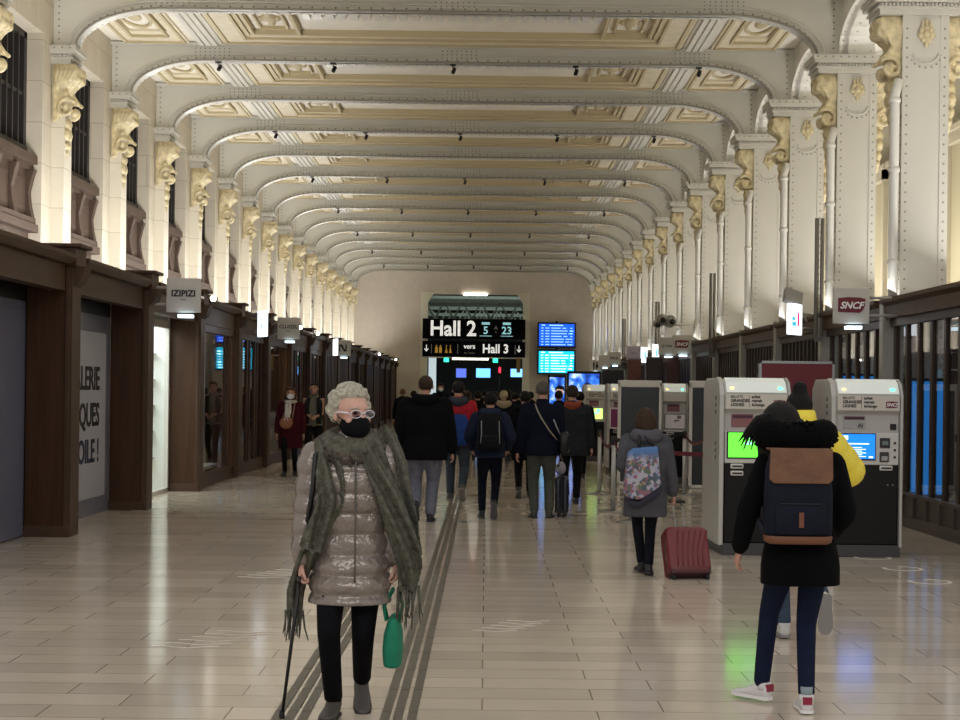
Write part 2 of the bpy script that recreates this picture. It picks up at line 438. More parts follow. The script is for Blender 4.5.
# longitudinal arches between right pillars
lb = MB(); P = []
for k in range(17):
    a = pi - pi * k / 16; P.append((.5 + (BAY - .5) / 2 + (BAY - .5) / 2 * cos(a), 6.82 + .62 * sin(a) ** .8))
for k in range(16):
    lb.prism([P[k], P[k + 1], (P[k + 1][0], 7.76), (P[k][0], 7.76)], 5.42, 5.5, 'x')
    (y0, z0), (y1, z1) = P[k], P[k + 1]
    lb.add([(5.36, y0, z0), (5.36, y1, z1), (5.9, y1, z1), (5.9, y0, z0), (5.36, y0, z0 + .03), (5.36, y1, z1 + .03), (5.9, y1, z1 + .03), (5.9, y0, z0 + .03)],
           [(0, 3, 2, 1), (4, 5, 6, 7), (0, 1, 5, 4), (2, 3, 7, 6), (0, 4, 7, 3), (1, 2, 6, 5)])
    for x in (5.41, 5.6, 5.85): lb.rivet((x, (y0 + y1) / 2, (z0 + z1) / 2 - .001), .017, (0, 0, -1))
lonM = lb.mesh('arcade_arch', whiteE)
for i, k in enumerate(range(-1, NL)):
    tag(put('arcade_arch', lonM, loc=(0, AY(k), 0)), 'white riveted arch linking two right-hand pillars, %s from the camera' % ORD[i], 'arch', 'arches along the right arcade')
# ------------------------------------------------------------ ceiling
tag(MB().box(-7.6, 9, AY(-2), YE + .4, 7.76, 8.0).build('ceiling', cream), kind='structure')
def coffer():
    g = MB(); c = MB()
    y0, y1 = .34, BAY
    # outer gold bands and inner moldings
    g.box(-4.72, 3.38, y0, .95, 7.715, 7.76); g.box(-4.72, 3.38, 2.9, y1, 7.715, 7.76)
    g.box(-4.72, -4.2, .95, 2.9, 7.715, 7.76); g.box(2.86, 3.38, .95, 2.9, 7.715, 7.76)
    for sx in (-6.5, 3.92):
        g.box(sx, sx + 1.16, y0, .95, 7.715, 7.76); g.box(sx, sx + 1.16, 2.9, y1, 7.715, 7.76)
        g.box(sx, sx + .25, .95, 2.9, 7.715, 7.76); g.box(sx + .95, sx + 1.16, .95, 2.9, 7.715, 7.76)
    def rect(b, xa, xb, ya, yb, w_, z0, z1):
        b.box(xa, xb, ya, ya + w_, z0, z1); b.box(xa, xb, yb - w_, yb, z0, z1); b.box(xa, xa + w_, ya, yb, z0, z1); b.box(xb - w_, xb, ya, yb, z0, z1)
    m = MB()
    rect(m, -4.68, 3.34, .42, 3.72, .06, 7.68, 7.72); rect(m, -4.3, 2.96, .85, 3.3, .05, 7.67, 7.72)
    rect(m, -4.2, 2.86, .95, 2.9, .07, 7.66, 7.76)
    for sx in (-6.46, 3.96):
        rect(m, sx, sx + 1.08, .42, 3.72, .05, 7.68, 7.72); rect(m, sx + .2, sx + .88, .85, 3.2, .05, 7.67, 7.76)
        pts = [(sx + .54 + .24 * cos(a * pi / 10), 1.95 + .7 * sin(a * pi / 10), 7.74) for a in range(20)]
        m.tube(pts, .035, 6, closed=True); m.ell((sx + .54, 1.95, 7.75), (.12, .3, .05), 10, 6)
    for x0 in (-4.1, 1.9):
        rect(m, x0, x0 + .86, 1.0, 2.85, .06, 7.66, 7.76); rect(m, x0 + .18, x0 + .68, 1.3, 2.6, .04, 7.70, 7.76)
        m.ell((x0 + .43, 1.95, 7.75), (.14, .3, .06), 10, 6)
        for q in range(4): m.ell((x0 + .43 + .14 * cos(q * pi / 2), 1.95 + .35 * sin(q * pi / 2), 7.75), (.06, .12, .05), 8, 5)
    x = -3.1
    while x < 1.8:
        c.box(x, x + .13, 1.45, 1.85, 7.70, 7.76); x += .2
    for s in (-4.98, 3.64):
        for d in (-.17, -.055, .06): c.box(s + d, s + d + .08, y0, y1, 7.67, 7.76)
        c.box(s - .22, s + .22, y0, y1, 7.72, 7.76)
    return g.mesh('gold_band', goldC), m.mesh('molding', goldD2), c.mesh('rib', whiteE)
cg, cm, cc = coffer()
for i, k in enumerate(range(-1, NL)):
    e = empty('trim_%d' % (i + 1), (0, AY(k), 0), kind='structure')
    put('gold_band', cg, e); put('molding', cm, e); put('rib', cc, e)
# ------------------------------------------------------------ right aisle wall, frescoes
tag(MB().box(8.2, 8.6, AY(-3), YE, 0, 7.9).build('wall_right', mat('aisle_wall', 'a39a86', .8, var=.06)), kind='structure')
fr = mat('fresco_paint', '8c8a78', .75)
nt = fr.node_tree; N = nt.nodes; L = nt.links
nz = N.new('ShaderNodeTexNoise'); nz.inputs['Scale'].default_value = .9; nz.inputs['Detail'].default_value = 9; nz.inputs['Distortion'].default_value = .8
L.new(N['Texture Coordinate'].outputs['Object'], nz.inputs['Vector'])
sp = N.new('ShaderNodeSeparateXYZ'); L.new(N['Texture Coordinate'].outputs['Object'], sp.inputs[0])
ma = N.new('ShaderNodeMath'); ma.operation = 'MULTIPLY_ADD'; ma.inputs[1].default_value = .38; ma.inputs[2].default_value = -.4
L.new(sp.outputs[2], ma.inputs[0]); mb_ = N.new('ShaderNodeMath'); mb_.operation = 'ADD'
ms = N.new('ShaderNodeMath'); ms.operation = 'MULTIPLY'; ms.inputs[1].default_value = .9; L.new(nz.outputs['Fac'], ms.inputs[0])
L.new(ma.outputs[0], mb_.inputs[0]); L.new(ms.outputs[0], mb_.inputs[1])
rp = N.new('ShaderNodeValToRGB'); L.new(mb_.outputs[0], rp.inputs[0])
E = rp.color_ramp.elements; E[0].position = .2; E[0].color = lin('4a4436'); E[1].position = 1; E[1].color = lin('b3a888')
for p_, c_ in ((.45, '5e6052'), (.6, '7d7a62'), (.75, '8f9aa0')):
    e_ = E.new(min(p_ + .1, .95)); e_.color = lin(c_)
L.new(rp.outputs[0], N['Principled BSDF'].inputs['Base Color'])
fm_ = MB().box(8.12, 8.2, .35, 3.5, 3.3, 6.0).mesh('canvas', fr)
q = MB()
for (a, b, c, d) in ((.2, .38, 3.1, 6.2), (3.48, 3.66, 3.1, 6.2)): q.box(8.02, 8.2, a, b, c, d)
for (c, d) in ((3.1, 3.3), (6.0, 6.2)): q.box(8.02, 8.2, .2, 3.66, c, d)
q.box(7.98, 8.2, .1, 3.76, 6.2, 6.3); q.box(8.05, 8.2, 1.2, 2.6, 6.3, 6.6)
ffm = q.mesh('frame', mat('fresco_frame', 'b5ab92', .6))
for i, k in enumerate(range(-2, NL)):
    t = empty('wall_painting', (0, AY(k), 0), label='framed landscape fresco on the right aisle wall, %s from the camera' % ORD[i], cat='painting', group='frescoes behind the right arcade')
    put('canvas', fm_, t); put('frame', ffm, t)
am = MB().box(5.94, 8.2, .0, .34, 7.25, 7.3).box(5.94, 8.2, .12, .2, 7.3, 7.76).box(5.94, 8.2, 1.85, 2.0, 7.55, 7.76)
for x in range(20): am.rivet((6.05 + x * .11, .12, 7.38), .015, (0, -1, 0))
amM = am.mesh('aisle_beam', paint)
for i, k in enumerate(range(-2, NL + 1)):
    tag(put('aisle_beam', amM, loc=(0, AY(k), 0)), 'grey riveted beam above the right aisle, %s from the camera' % ORD[i], 'beam', 'beams over the right aisle')
# ------------------------------------------------------------ end wall + passage
w = MB()
w.box(-7.6, -3.02, YE, YE + .5, 0, 7.95); w.box(1.86, 8.6, YE, YE + .5, 0, 7.95); w.box(-3.02, 1.86, YE, YE + .5, 6.42, 7.95)
tag(w.build('wall_end', plaster), kind='structure')
w = MB(); fcol = mat('portal_stone', 'e6e2cf', .5)
for (a, b, c) in ((-3.32, -2.98, 1), (1.82, 2.16, -1)):
    w.box(a, b, YE - .15, YE + .6, 0, 6.5)
    xx = b if c == 1 else a
    w.prism([(xx, 6.5), (xx + c * .35, 6.5), (xx, 6.0)], YE - .1, YE + .4)
tag(w.build('trim_40', fcol), kind='structure')
# beyond
dk = mat('hall_dark', '33383a', .7, var=.2); tr = mat('truss_green', '6f7a70', .6)
w = MB(); w.box(-9, 9, 118, 118.3, 0, 9); w.box(-9.2, -9, YE + .5, 118, 0, 9); w.box(9, 9.2, YE + .5, 118, 0, 9); w.box(-9, 9, YE + .5, 118, 9, 9.2)
tag(w.build('wall_far_hall', dk), kind='structure')
for i, yy in enumerate((86, 94, 102, 110)):
    w = MB(); w.box(-8.9, 8.9, yy, yy + .2, 6.3, 6.5); w.box(-8.9, 8.9, yy, yy + .2, 5.3, 5.45); w.box(-8.9, 8.9, yy + .05, yy + .15, 7.2, 7.6)
    x = -8.8
    while x < 8.5:
        w.tube([(x, yy + .1, 5.4), (x + .5, yy + .1, 6.4)], .05, 6); w.tube([(x + 1, yy + .1, 5.4), (x + .5, yy + .1, 6.4)], .05, 6); x += 1
    tag(w.build('roof_truss', tr), 'grey-green lattice roof truss in the hall beyond the passage, %s from the passage' % ORD[i], 'truss', 'roof trusses beyond the passage')
# ------------------------------------------------------------ left shops
def PY(n): return AY(n) + .1
pw = MB(); pw.box(-4.9, -4.46, 0, .33, .1, 2.88); pierB = pw.mesh('body', darkwood, bevel=.008)
pw = MB(); pw.box(-4.93, -4.42, -.02, .35, 0, .12); pw.box(-4.46, -4.41, .0, .36, 0, 2.88); pw.box(-4.48, -4.435, -.02, .05, 0, 2.88); pierP = pw.mesh('post', cornW, bevel=.006)
pw = MB(); pw.box(-4.92, -4.36, -.06, .38, 2.88, 3.08); pw.box(-4.96, -4.30, -.1, .42, 3.08, 3.12); pierC = pw.mesh('cap_box', darkwood, bevel=.008)
pw = MB(); pw.prism([(-4.42, 2.66), (-4.34, 2.72), (-4.28, 2.88), (-4.42, 2.88)], .02, .3); pierK = pw.mesh('bracket', cornW)
for i, n in enumerate(range(-3, NL + 1)):
    t = empty('wooden_pier', (0, PY(n), 0), label='dark wood pier between two left-hand shops, %s from the camera' % ORD[i], cat='pier', group='wooden piers of the left shops')
    put('body', pierB, t); put('post', pierP, t); put('cap_box', pierC, t); put('bracket', pierK, t)
tag(MB().box(-6.74, -4.98, AY(-3), YE, 2.92, 2.98).build('trim_41', cornW), kind='structure')
YA, YB = .37, BAY - .03
def rail(t, xf=-4.44):
    b = MB(); b.box(xf - .2, xf - .04, YA, YB, 2.62, 2.9); tag(b.build('fascia', cornW, t))
    c = MB(); c.prism([(-4.98, 2.9), (-4.40, 2.9), (-4.34, 2.96), (-4.34, 3.0), (-4.98, 3.02)], .43, BAY - .11); c.build('cornice', cornW, t)
# bay -3: grey roller shutter
t = empty('shop_front', (0, PY(-3), 0), label='closed shop front with a plain grey shutter, nearest on the left', cat='shop front'); rail(t)
b = MB(); b.box(-4.94, -4.9, YA, YB, .02, 2.5); b.box(-5.0, -4.94, 0, BAY, 0, 2.92)  # includes an unseen full-width backing sheet added to block light leaks
for z in range(24): b.box(-4.905, -4.896, YA, YB, .1 + z * .1, .11 + z * .1)
b.build('shutter', mat('shutter_grey', '66677a', .35, var=.05), t)
MB().box(-4.94, -4.9, YA, YB, 2.5, 2.9).build('header', black, t)  # black strip added for the dark gap above the shutter
# bay -2: poster hoarding
t = empty('shop_front', (0, PY(-2), 0), label='closed shop front behind a white lettered poster in a grey frame', cat='shop front'); rail(t)
b = MB(); b.box(-4.94, -4.9, YA, YB, 0, 2.5); b.box(-5.0, -4.94, 0, BAY, 0, 2.92); b.build('frame', mat('hoarding_grey', '6d6d7a', .35), t)  # backing sheet behind the frame added to keep shop light in
b = MB(); b.box(-4.9, -4.885, YA + .1, YB - .28, .22, 2.28); b.build('poster', mat('poster_white', 'b4b3bd', .3), t)
MB().box(-4.94, -4.9, YA, YB, 2.5, 2.9).build('header', black, t)  # black strip added above the frame, closes the light leak
navy = mat('poster_navy', '1b2440', .5)
for s_, z, m_ in (('GALERIE', 1.69, textK), ('FRESQUES', 1.24, textK), ('DÉVOILE !', .79, navy)):
    # text runs along +y as seen from the hall (facing +x)
    M_ = T(-4.88, YB - .62, z) @ RZ(pi / 2) @ RX(pi / 2)
    text('lettering', s_, .40, m_, t, M_, bold=.009, ax='RIGHT', sx=1.0)
# bay -1: bright open shop with glass door
t = empty('shop_front', (0, PY(-1), 0), label='brightly lit shop with white framed glass doors, beside the first piers on left', cat='shop front'); rail(t)
b = MB()
for y in (YA, 1.5, YB - .08): b.box(-4.94, -4.88, y, y + .07, 0, 2.55)
b.box(-4.94, -4.88, YA, YB, 2.5, 2.62); b.box(-4.94, -4.88, YA, YB, 0, .06); b.build('door_frame', wpanel, t)
MB().box(-4.915, -4.905, YA, 1.5, .05, 2.5).build('pane', glass_mat('clear_glass', 'e8efee', .0), t)
b = MB(); b.box(-6.7, -6.6, YA, YB, 0, 2.9); b.box(-6.7, -4.95, YB, YB + .02, 0, 2.9); b.box(-6.7, -4.95, YA - .1, YA, 0, 2.9); b.box(-4.95, -4.9, YA, YB, 2.6, 2.92); b.build('inner_wall', mat('shop_white', 'e9ece8', .6), t)
b = MB()
for z in (.5, .9, 1.3, 1.7, 2.1): b.box(-6.6, -6.3, .6, 3.6, z, z + .03); b.box(-6.5, -5.1, YB - .22, YB, z, z + .03)
b.build('shelf', wpanel, t)
goods = [mat('goods_%d' % i, c, .5) for i, c in enumerate(['4fae8a', 'c2404a', '3e6fb0', 'e0b84a', '2a2a30', 'd88a60'])]
for k in range(16):
    z = (.53, .93, 1.33, 1.73)[k % 4]; x = -6.4 + (k // 4) * .33
    b = MB().box(x, x + .16, YB - .2, YB - .06, z, z + .12 + .1 * random.random()).build('display_box', random.choice(goods), bevel=.01)
    b.location = (0, PY(-1), 0); tag(b, 'small coloured box on the shelves of the bright left shop', 'box', 'goods in the bright left shop')
# glass bays
def glazed(n, kind, label, xg=-4.56):
    t = empty('shop_front', (0, PY(n), 0), label=label, cat='shop front'); rail(t)
    f = MB(); f.box(xg - .05, xg + .06, YA, YB, 0, .22); f.box(xg - .05, xg + .06, YA, YB, 2.5, 2.62)
    if kind == 'wide': ys = [YA, YB - .3]
    elif kind == 'doors': ys = [YA, .75, 1.1, 1.75, 2.1, 2.75, 3.1, YB - .13]
    else: ys = [YA + .4 * j for j in range(9)]
    for y in ys: f.box(xg - .04, xg + (.03 if kind != 'slat' else .10), y, y + (.13 if kind != 'slat' else .2), .2, 2.55)
    f.build('frame', darkwood, t, bevel=.005)
    g = MB().box(xg - .005, xg + .005, YA, YB, .2, 2.52).build('pane', glassD, t)
    b = MB(); b.box(-6.7, -6.66, YA, YB, 0, 2.9); b.box(-6.7, -5.0, YB - .05, YB - .02, 0, 2.9)
    b.build('inner_wall', mat('inner_%s' % ('warm' if n in (1, 2) else 'pale' if n == 0 else 'dim'), '7d6a50' if n in (1, 2) else 'a8a8aa' if n == 0 else '4a4642', .7, var=.15), t)
    return t, g
t, g = glazed(0, 'wide', 'glazed shop front reflecting the blue screens, past the bright shop')
MB().box(-5.0, -4.62, YA, 3.0, .25, .3).build('display_ledge', wpanel, t)
glazed(1, 'doors', 'shop front with dark wood doors, under the lit white flag sign')
t, g = glazed(2, 'wide', 'shop front with a warmly lit display, third glazed one on left')
for k in range(6):
    b = MB().lathe([(.06, 0), (.09, .1), (.08, .2), (.03, .26)], 10).build('jar', goods[(k * 2 + 3) % 6])
    b.location = (-5.2 + .03 * k, PY(2) + 1.0 + k * .36, 1.0 + .0 * k); tag(b, 'small coloured jar in the warmly lit left shop window', 'jar', 'jars in the warm left window')
b = MB().box(-5.4, -4.95, .8, 3.2, .93, 1.0).box(-5.4, -4.95, .85, .95, 0, .93).box(-5.4, -4.95, 3.05, 3.15, 0, .93).build('display_table', mat('orange_wood', 'b06a2c', .5)); b.location = (0, PY(2), 0)
tag(b, 'low orange wood display table inside the warm left shop', 'table')
for n in range(3, NL):
    glazed(n, ['doors', 'slat', 'slat', 'doors'][n % 4], 'dark wood left-hand shop front, %s from the camera' % ORD[n + 3])
# small round spots on shop cap boxes
for i, n in enumerate((0, 3, 4, 6, 10, 13)):
    e = empty('spotlight', (-4.22, PY(n) + .1, 2.98), label='small round white spotlight on a left shop pier, %s from the camera' % ORD[i], cat='spotlight', group='spotlights on the left piers')
    MB().cyl(.05, .14, 12, RX(pi / 2) @ T(0, 0, -.02)).tube([(-.1, 0, .05), (0, -.05, 0)], .015, 6).build('housing', pipeM, e)
    MB().cyl(.045, .01, 12, T(0, -.13, 0) @ RX(pi / 2)).build('lens', lampW, e)
# ------------------------------------------------------------ right shops
dkslat = wood('slat_wood', '3a2c22', .4, .2)
for i, n in enumerate(range(-3, NL)):
    e = empty('glazed_front', (0, AY(n), 0), label='brown glazed shop front under the right pillars, %s from the camera' % ORD[i], cat='shop front', group='right-hand shop fronts')
    y1, y2 = .16, BAY - .12
    c = MB(); c.prism([(5.14, 2.6), (5.14, 2.76), (5.06, 2.80), (5.06, 2.85), (5.36, 2.87), (5.36, 2.6)], y1, y2); c.build('cornice', cornW, e)
    c = MB(); c.box(5.2, 5.32, y1, y2, 0, .42); c.box(5.17, 5.2, y1, y2, 0, .14); c.box(5.17, 5.2, y1, y2, .38, .42)
    st = .56 if n < 0 else .32; y = y1
    while y < y2: c.box(5.17, 5.2, y, y + .08, .14, .38); y += st * (1 if n < 0 else 2)
    c.build('base_panel', mat('base_brown', '483f38', .45, var=.1), e)
    c = MB(); y = y1
    while y < y2: c.box(5.225, 5.29, y, y + (.09 if n < 0 else .08), .42, 2.6); y += st
    c.box(5.2, 5.29, y1, y2, 2.5, 2.6)
    c.build('mullion', dkslat, e)
    MB().box(5.25, 5.262, y1, y2, .42, 2.55).build('pane', glassD, e)
tag(MB().box(5.36, 8.2, AY(-3), YE, 2.82, 2.9).build('trim_42', cornW), kind='structure')
tag(MB().box(7.9, 8.2, AY(-3), YE, 0, 2.82).build('trim_43', mat('inner_dim2', '4b4440', .7)), kind='structure')
blueL = emis('blue_lightbox', '2c8fe8', .9)
for i, (y, z0, z1, w_, m_) in enumerate([(20.55, .35, 1.8, .48, blueL), (24.35, .4, 1.9, .48, blueL), (28.2, .5, 2.1, .48, emis('blue_lightbox2', '4a78c8', .5)), (35.9, .5, 2.1, .48, emis('pale_box', '9fb6d8', .5)), (16.7, 1.2, 2.1, .4, emis('pale_box2', 'c9d2dd', .8))]):
    t = empty('light_box', (5.65, y, 0), label='glowing %s display panel inside the right-hand shops, %s from the camera' % (['blue', 'blue', 'dim blue', 'pale blue', 'small white'][i], ['second', 'third', 'fourth', 'fifth', 'nearest'][i]), cat='light box')
    MB().box(-w_ / 2, w_ / 2, -.04, 0, z0, z1).build('screen', m_, t); MB().box(-w_ / 2 - .03, w_ / 2 + .03, 0, .1, 0, z1 + .04).build('stand', black, t)
o = empty('travel_office_sign', (5.82, 20.4, 2.1), label='white three-letter sign hung behind the nearest right glass', cat='sign')
text('lettering', 'TGV', .2, textW, o, FC, bold=.003, sx=.6)
MB().box(-.2, .2, .0, .03, -.16, -.14).box(-.2, .2, .0, .03, .13, .15).build('rail', wpanel, o)
for i, n in enumerate(range(-1, NL + 1)):
    e = empty('post', (5.2, AY(n), 0), label='pale grey post and downpipe between right shop fronts, %s from the camera' % ORD[i], cat='post', group='grey posts of the right shop fronts')
    b = MB(); b.box(-.09, .14, -.1, .08, 0, 2.9); b.box(-.11, .16, -.12, .1, 0, .12); b.build('column', pipeM, e, bevel=.01)
    b = MB(); b.tube([(.04, -.07, 2.9), (.04, -.07, 5.5), (.10, -.07, 5.7)], .062, 10)
    for z in (3.3, 4.5, 5.4): b.lathe([(.075, 0), (.08, .03), (.075, .06)], 10, T(.04, -.07, z))
    b.build('downpipe', paint, e)
for i, n in enumerate((0, 3, 6, 9)):
    b = MB(); b.tube([(5.02, AY(n) - .2, 2.45), (5.02, AY(n) - .2, 4.3)], .035, 8); b.tube([(5.1, AY(n) - .2, 2.45), (5.1, AY(n) - .2, 4.3)], .03, 8); b.box(5.0, 5.13, AY(n) - .23, AY(n) - .17, 2.42, 2.5)
    tag(b.build('conduit', mat('conduit_grey', '77756e', .4)), 'twin grey vertical conduit on the right pillars, %s from the camera' % ORD[i], 'conduit', 'twin conduits on right pillars')
# ------------------------------------------------------------ hanging signs
def flag(loc, label, side, body=None, col=gpanel, draw=None, size=.45, rz=0, lamp=True, lit=False):
    t = empty('hanging_sign', loc, rz, label=label, cat='sign')
    MB().box(-size / 2, size / 2, -.03, .03, -size / 2, size / 2).build('panel', col, t, bevel=.008)
    x = size / 2 * side
    MB().tube([(x, 0, .1), (x + side * .42, 0, .1)], .018, 8).tube([(x, 0, -.12), (x + side * .42, 0, -.12)], .018, 8).build('bracket', pipeM, t)
    if lamp: MB().box(-.06, .12, -.09, .09, -size / 2 - .07, -size / 2 - .03).build('lamp', emis('sign_lamp', 'd9f4ff', 2.5), t)
    if body:
        for (s_, z, h, m_, bo, sh) in body: text('lettering', s_, h, m_, t, T(0, -.034, z) @ FC, bold=bo, shear=sh)
    if draw: draw(t)
    return t
flag((-4.0, 21.1, 2.82), 'square grey shop sign with bold black capitals, nearest over left shops', -1, [('IZIPIZI', .02, .115, textK, .004, 0), ('PARIS', -.06, .03, textK, 0, 0)])
flag((-4.05, 32.7, 2.83), 'square grey sign with thin black capitals, second over left shops', -1, [('CLUIZEL', .03, .10, textK, .002, 0), ('PARIS', -.06, .035, textK, 0, 0)])
def dN(t):
    b = MB()
    for P_ in ([(-.11, -.1), (-.07, -.1), (-.07, .06), (-.03, .1), (-.11, .1)], [(-.09, .1), (-.02, .1), (.09, -.1), (.03, -.1)], [(.07, .1), (.11, .1), (.11, -.1), (.03, -.1), (.07, -.05)]):
        b.prism(P_, -.036, -.03)
    b.build('emblem', textK, t)
flag((-4.1, 45.7, 2.77), 'square pale sign with a black slanted N emblem, left side', -1, None, mat('pale_sign', 'c4c1ba', .5), dN)
def bars(cols):
    def f(t):
        for k, (x0, x1, z0, z1, c) in enumerate(cols):
            MB().box(x0, x1, -.035, -.03, z0, z1).build('mark', c, t)
    return f
cyanM = mat('cyan_mark', '3fb4d8', .5, emit=.9); pinkM = mat('pink_mark', 'd8247c', .5, emit=.9); blueM = mat('blue_mark', '7ca4d8', .5, emit=.8)
flag((-3.88, 27.7, 2.72), 'lit white flag sign with faint blue marks on left', -1, None, litW, bars([(-.09, -.03, -.09, -.06, blueM), (-.09, -.03, .05, .09, blueM), (-.05, -.03, -.06, .05, blueM), (.03, .09, -.09, .0, blueM), (.03, .09, .05, .09, blueM)]), .45, R(-66), False)
flag((-4.06, 43.0, 2.72), 'lit white flag sign beside the black N sign', -1, None, litW, None, .45, R(-74), False)
def sncf(t):
    pts = [(-.17, .09), (-.05, .105), (.1, .10), (.17, .085), (.165, .0), (.14, -.06), (.1, -.09), (-.06, -.085), (-.17, -.08)]
    MB().prism(pts, -.04, -.03).build('logo', maroon, t)
    text('lettering', 'SNCF', .118, textW, t, T(-.005, -.042, -.002) @ FC, bold=.003, shear=.3)
flag((4.55, 20.0, 2.73), 'square grey sign with a large maroon logo, above the blue-screen machine', 1, None, gpanel, sncf)
flag((4.76, 39.0, 2.79), 'distant square grey sign with a maroon logo, right of the camera arm', 1, None, gpanel, sncf)
flag((4.63, 41.0, 2.80), 'plain grey lettered sign just left of the distant maroon-logo sign', 1, [('LE PAIN', .0, .09, textK, .001, 0)])
flag((4.46, 23.2, 2.70), 'lit white flag sign with cyan and pink marks', 1, None, litW, bars([(-.16, -.06, -.02, .03, cyanM), (-.16, -.02, -.10, -.04, cyanM), (.04, .1, -.1, .1, pinkM)]), .45, R(57), False)
flag((4.6, 43.5, 2.69), 'lit white flag sign, nearer of a far pair on right', 1, None, litW, bars([(-.06, .06, -.1, .1, cyanM)]), .45, R(66), False)
flag((4.6, 46.7, 2.70), 'lit white flag sign, farther of a pair on right', 1, None, litW, bars([(-.06, .06, -.1, .1, cyanM)]), .45, R(66), False)
flag((4.6, 50, 2.82), 'plain lilac-grey sign far along the right shops', 1, [('RELAY', 0, .06, textK, 0, 0)], mat('lilac_sign', 'b4aab8', .5))
flag((4.6, 57.5, 2.82), 'grey sign with bold black capitals at the far right end', 1, [('PAUL', 0, .13, textK, .003, 0)])
flag((4.57, 62, 2.8), 'blank grey sign at the far right end', 1, None, gpanel, None, .45)
def man(t):
    b = MB(); b.ell((-.06, -.035, .12), (.035, .01, .035)); b.prism([(-.1, .08), (-.02, .08), (-.04, -.16), (-.08, -.16)], -.04, -.03)
    b.ell((.07, -.035, .12), (.035, .01, .035)); b.prism([(.04, .08), (.1, .08), (.13, -.08), (.1, -.08), (.09, -.16), (.05, -.16), (.04, -.08), (.01, -.08)], -.04, -.03); b.build('pictogram', textK, t)
flag((4.56, 67, 2.7), 'white sign with black figure pictograms at far right', 1, None, wpanel, man, .48)
# floodlight head above lit sign
e = empty('floodlight', (4.47, 23.4, 3.03), R(20), label='small grey tilted floodlight above the lit pink and cyan sign', cat='floodlight')
MB().box(-.14, .14, -.05, .05, -.11, .11, RX(R(-25)) @ RY(R(20))).build('head', mat('flood_grey', '8d8b88', .4), e, bevel=.01)
MB().tube([(0, .05, 0), (.2, .1, -.15), (.3, .1, -.35)], .015, 6).build('bracket', pipeM, e)
# camera cluster on arm
e = empty('camera_arm', (5.2, 39.85, 3.3), label='horizontal arm carrying dark-lensed cameras over the right shops', cat='camera')
MB().tube([(0, 0, -.42), (0, 0, .12)], .05, 8).tube([(0, 0, 0), (-.95, 0, 0)], .03, 8).build('arm', paintL, e)
for k, (x, z, r, ry) in enumerate(((-.85, .14, .14, -50), (-.62, .1, .15, 35), (-.98, .02, .1, -70))):
    MB().lathe([(r * .5, .12), (r, 0), (r * .95, -.14)], 14, T(x, -.05, z) @ RY(R(ry)) @ RX(R(70))).build('camera_head', pipeM, e)
    MB().ell((x + .02, -.16, z - .03), (.07, .05, .07)).build('lens', blackG, e)
# ------------------------------------------------------------ beam spotlights
sb = MB().tube([(0, 0, 0), (0, 0, -.06)], .012, 6).box(-.05, .05, -.05, .05, -.02, 0); sbm = sb.mesh('mount', black)
sh = MB().cyl(.036, .11, 10, T(0, .03, -.14) @ RX(R(-35)) @ RY(R(15))).mesh('head', black)
cnt = 0
for q, n in enumerate(range(1, 14, 2)):
    for x in (-4.85, -2.8, -.66, 1.53, 3.73):
        e = empty('track_spotlight', (x, AY(n) + .12, 7.42), 0, label='small black spotlight under the %s arch from the camera' % ORD[n + 1], cat='spotlight', group='black spotlights under the %s arch' % ORD[n + 1])
        put('mount', sbm, e); put('head', sh, e)
# ------------------------------------------------------------ overhead direction signs
def X_(px, Y): return (px - VX) * Y / F
def Z_(px, py, Y): return CH + (VY + .0122 * (px - VX) - py) * Y / F
YS = YE - .55
t = empty('direction_sign', (0, YS, 0), label='black overhead sign reading Hall 2 with platform numbers 5 and 23', cat='sign')
MB().box(-3.2, 1.93, 0, .2, 4.16, 5.16).build('panel', mat('sign_black', '08080a', .7, spec=.1), t)
bh = mat('sign_white', 'f4f4f0', .5, emit=.55); bc = mat('sign_cyan', 'a8e4ee', .5, emit=.45); by = mat('sign_amber', 'c89a3a', .5, emit=.25); bg = mat('sign_dim', '9a9a9a', .5, emit=.1)
text('lettering', 'Hall 2', 1.06, bh, t, T(-2.85, -.01, 4.64) @ FC, bold=.022, ax='LEFT', sx=.93)
text('lettering', '5', .52, bc, t, T(-.05, -.01, 4.58) @ FC, bold=.008)
text('lettering', '23', .52, bc, t, T(1.0, -.01, 4.58) @ FC, bold=.008)
text('lettering', 'A', .26, bg, t, T(.46, -.01, 4.72) @ FC)
text('lettering', 'à', .16, bg, t, T(.46, -.01, 4.52) @ FC)
for x in (-.05, 1.0):
    MB().box(x - .2, x + .2, -.02, 0, 4.88, 5.0).build('platform_tab', bc, t); MB().box(x - .3, x + .3, -.02, 0, 4.3, 4.33).build('underline', bc, t)
t = empty('direction_sign', (0, YS, 0), label='lower black overhead sign reading vers Hall 3 with down arrows', cat='sign')
MB().box(-3.2, 1.93, 0, .2, 3.25, 4.04).build('panel', mat('sign_navy', '0a0a14', .7, spec=.1), t)
text('lettering', 'vers', .34, bh, t, T(-.85, -.01, 3.78) @ FC, bold=.007); text('lettering', 'Hall 3', .62, bh, t, T(.45, -.01, 3.66) @ FC, bold=.014, sx=.9)
text('lettering', 'to / hacia', .14, bg, t, T(-.85, -.01, 3.46) @ FC)
for x in (-3.0, 1.62):
    MB().prism([(x - .02, 3.85), (x + .02, 3.85), (x + .02, 3.6), (x + .1, 3.68), (x + .1, 3.62), (x, 3.5), (x - .1, 3.62), (x - .1, 3.68), (x - .02, 3.6)], -.02, 0).build('arrow', bh, t)
for x in (-2.76, -1.45, 1.42): MB().box(x, x + .025, -.02, 0, 3.42, 3.88).build('divider', bg, t)
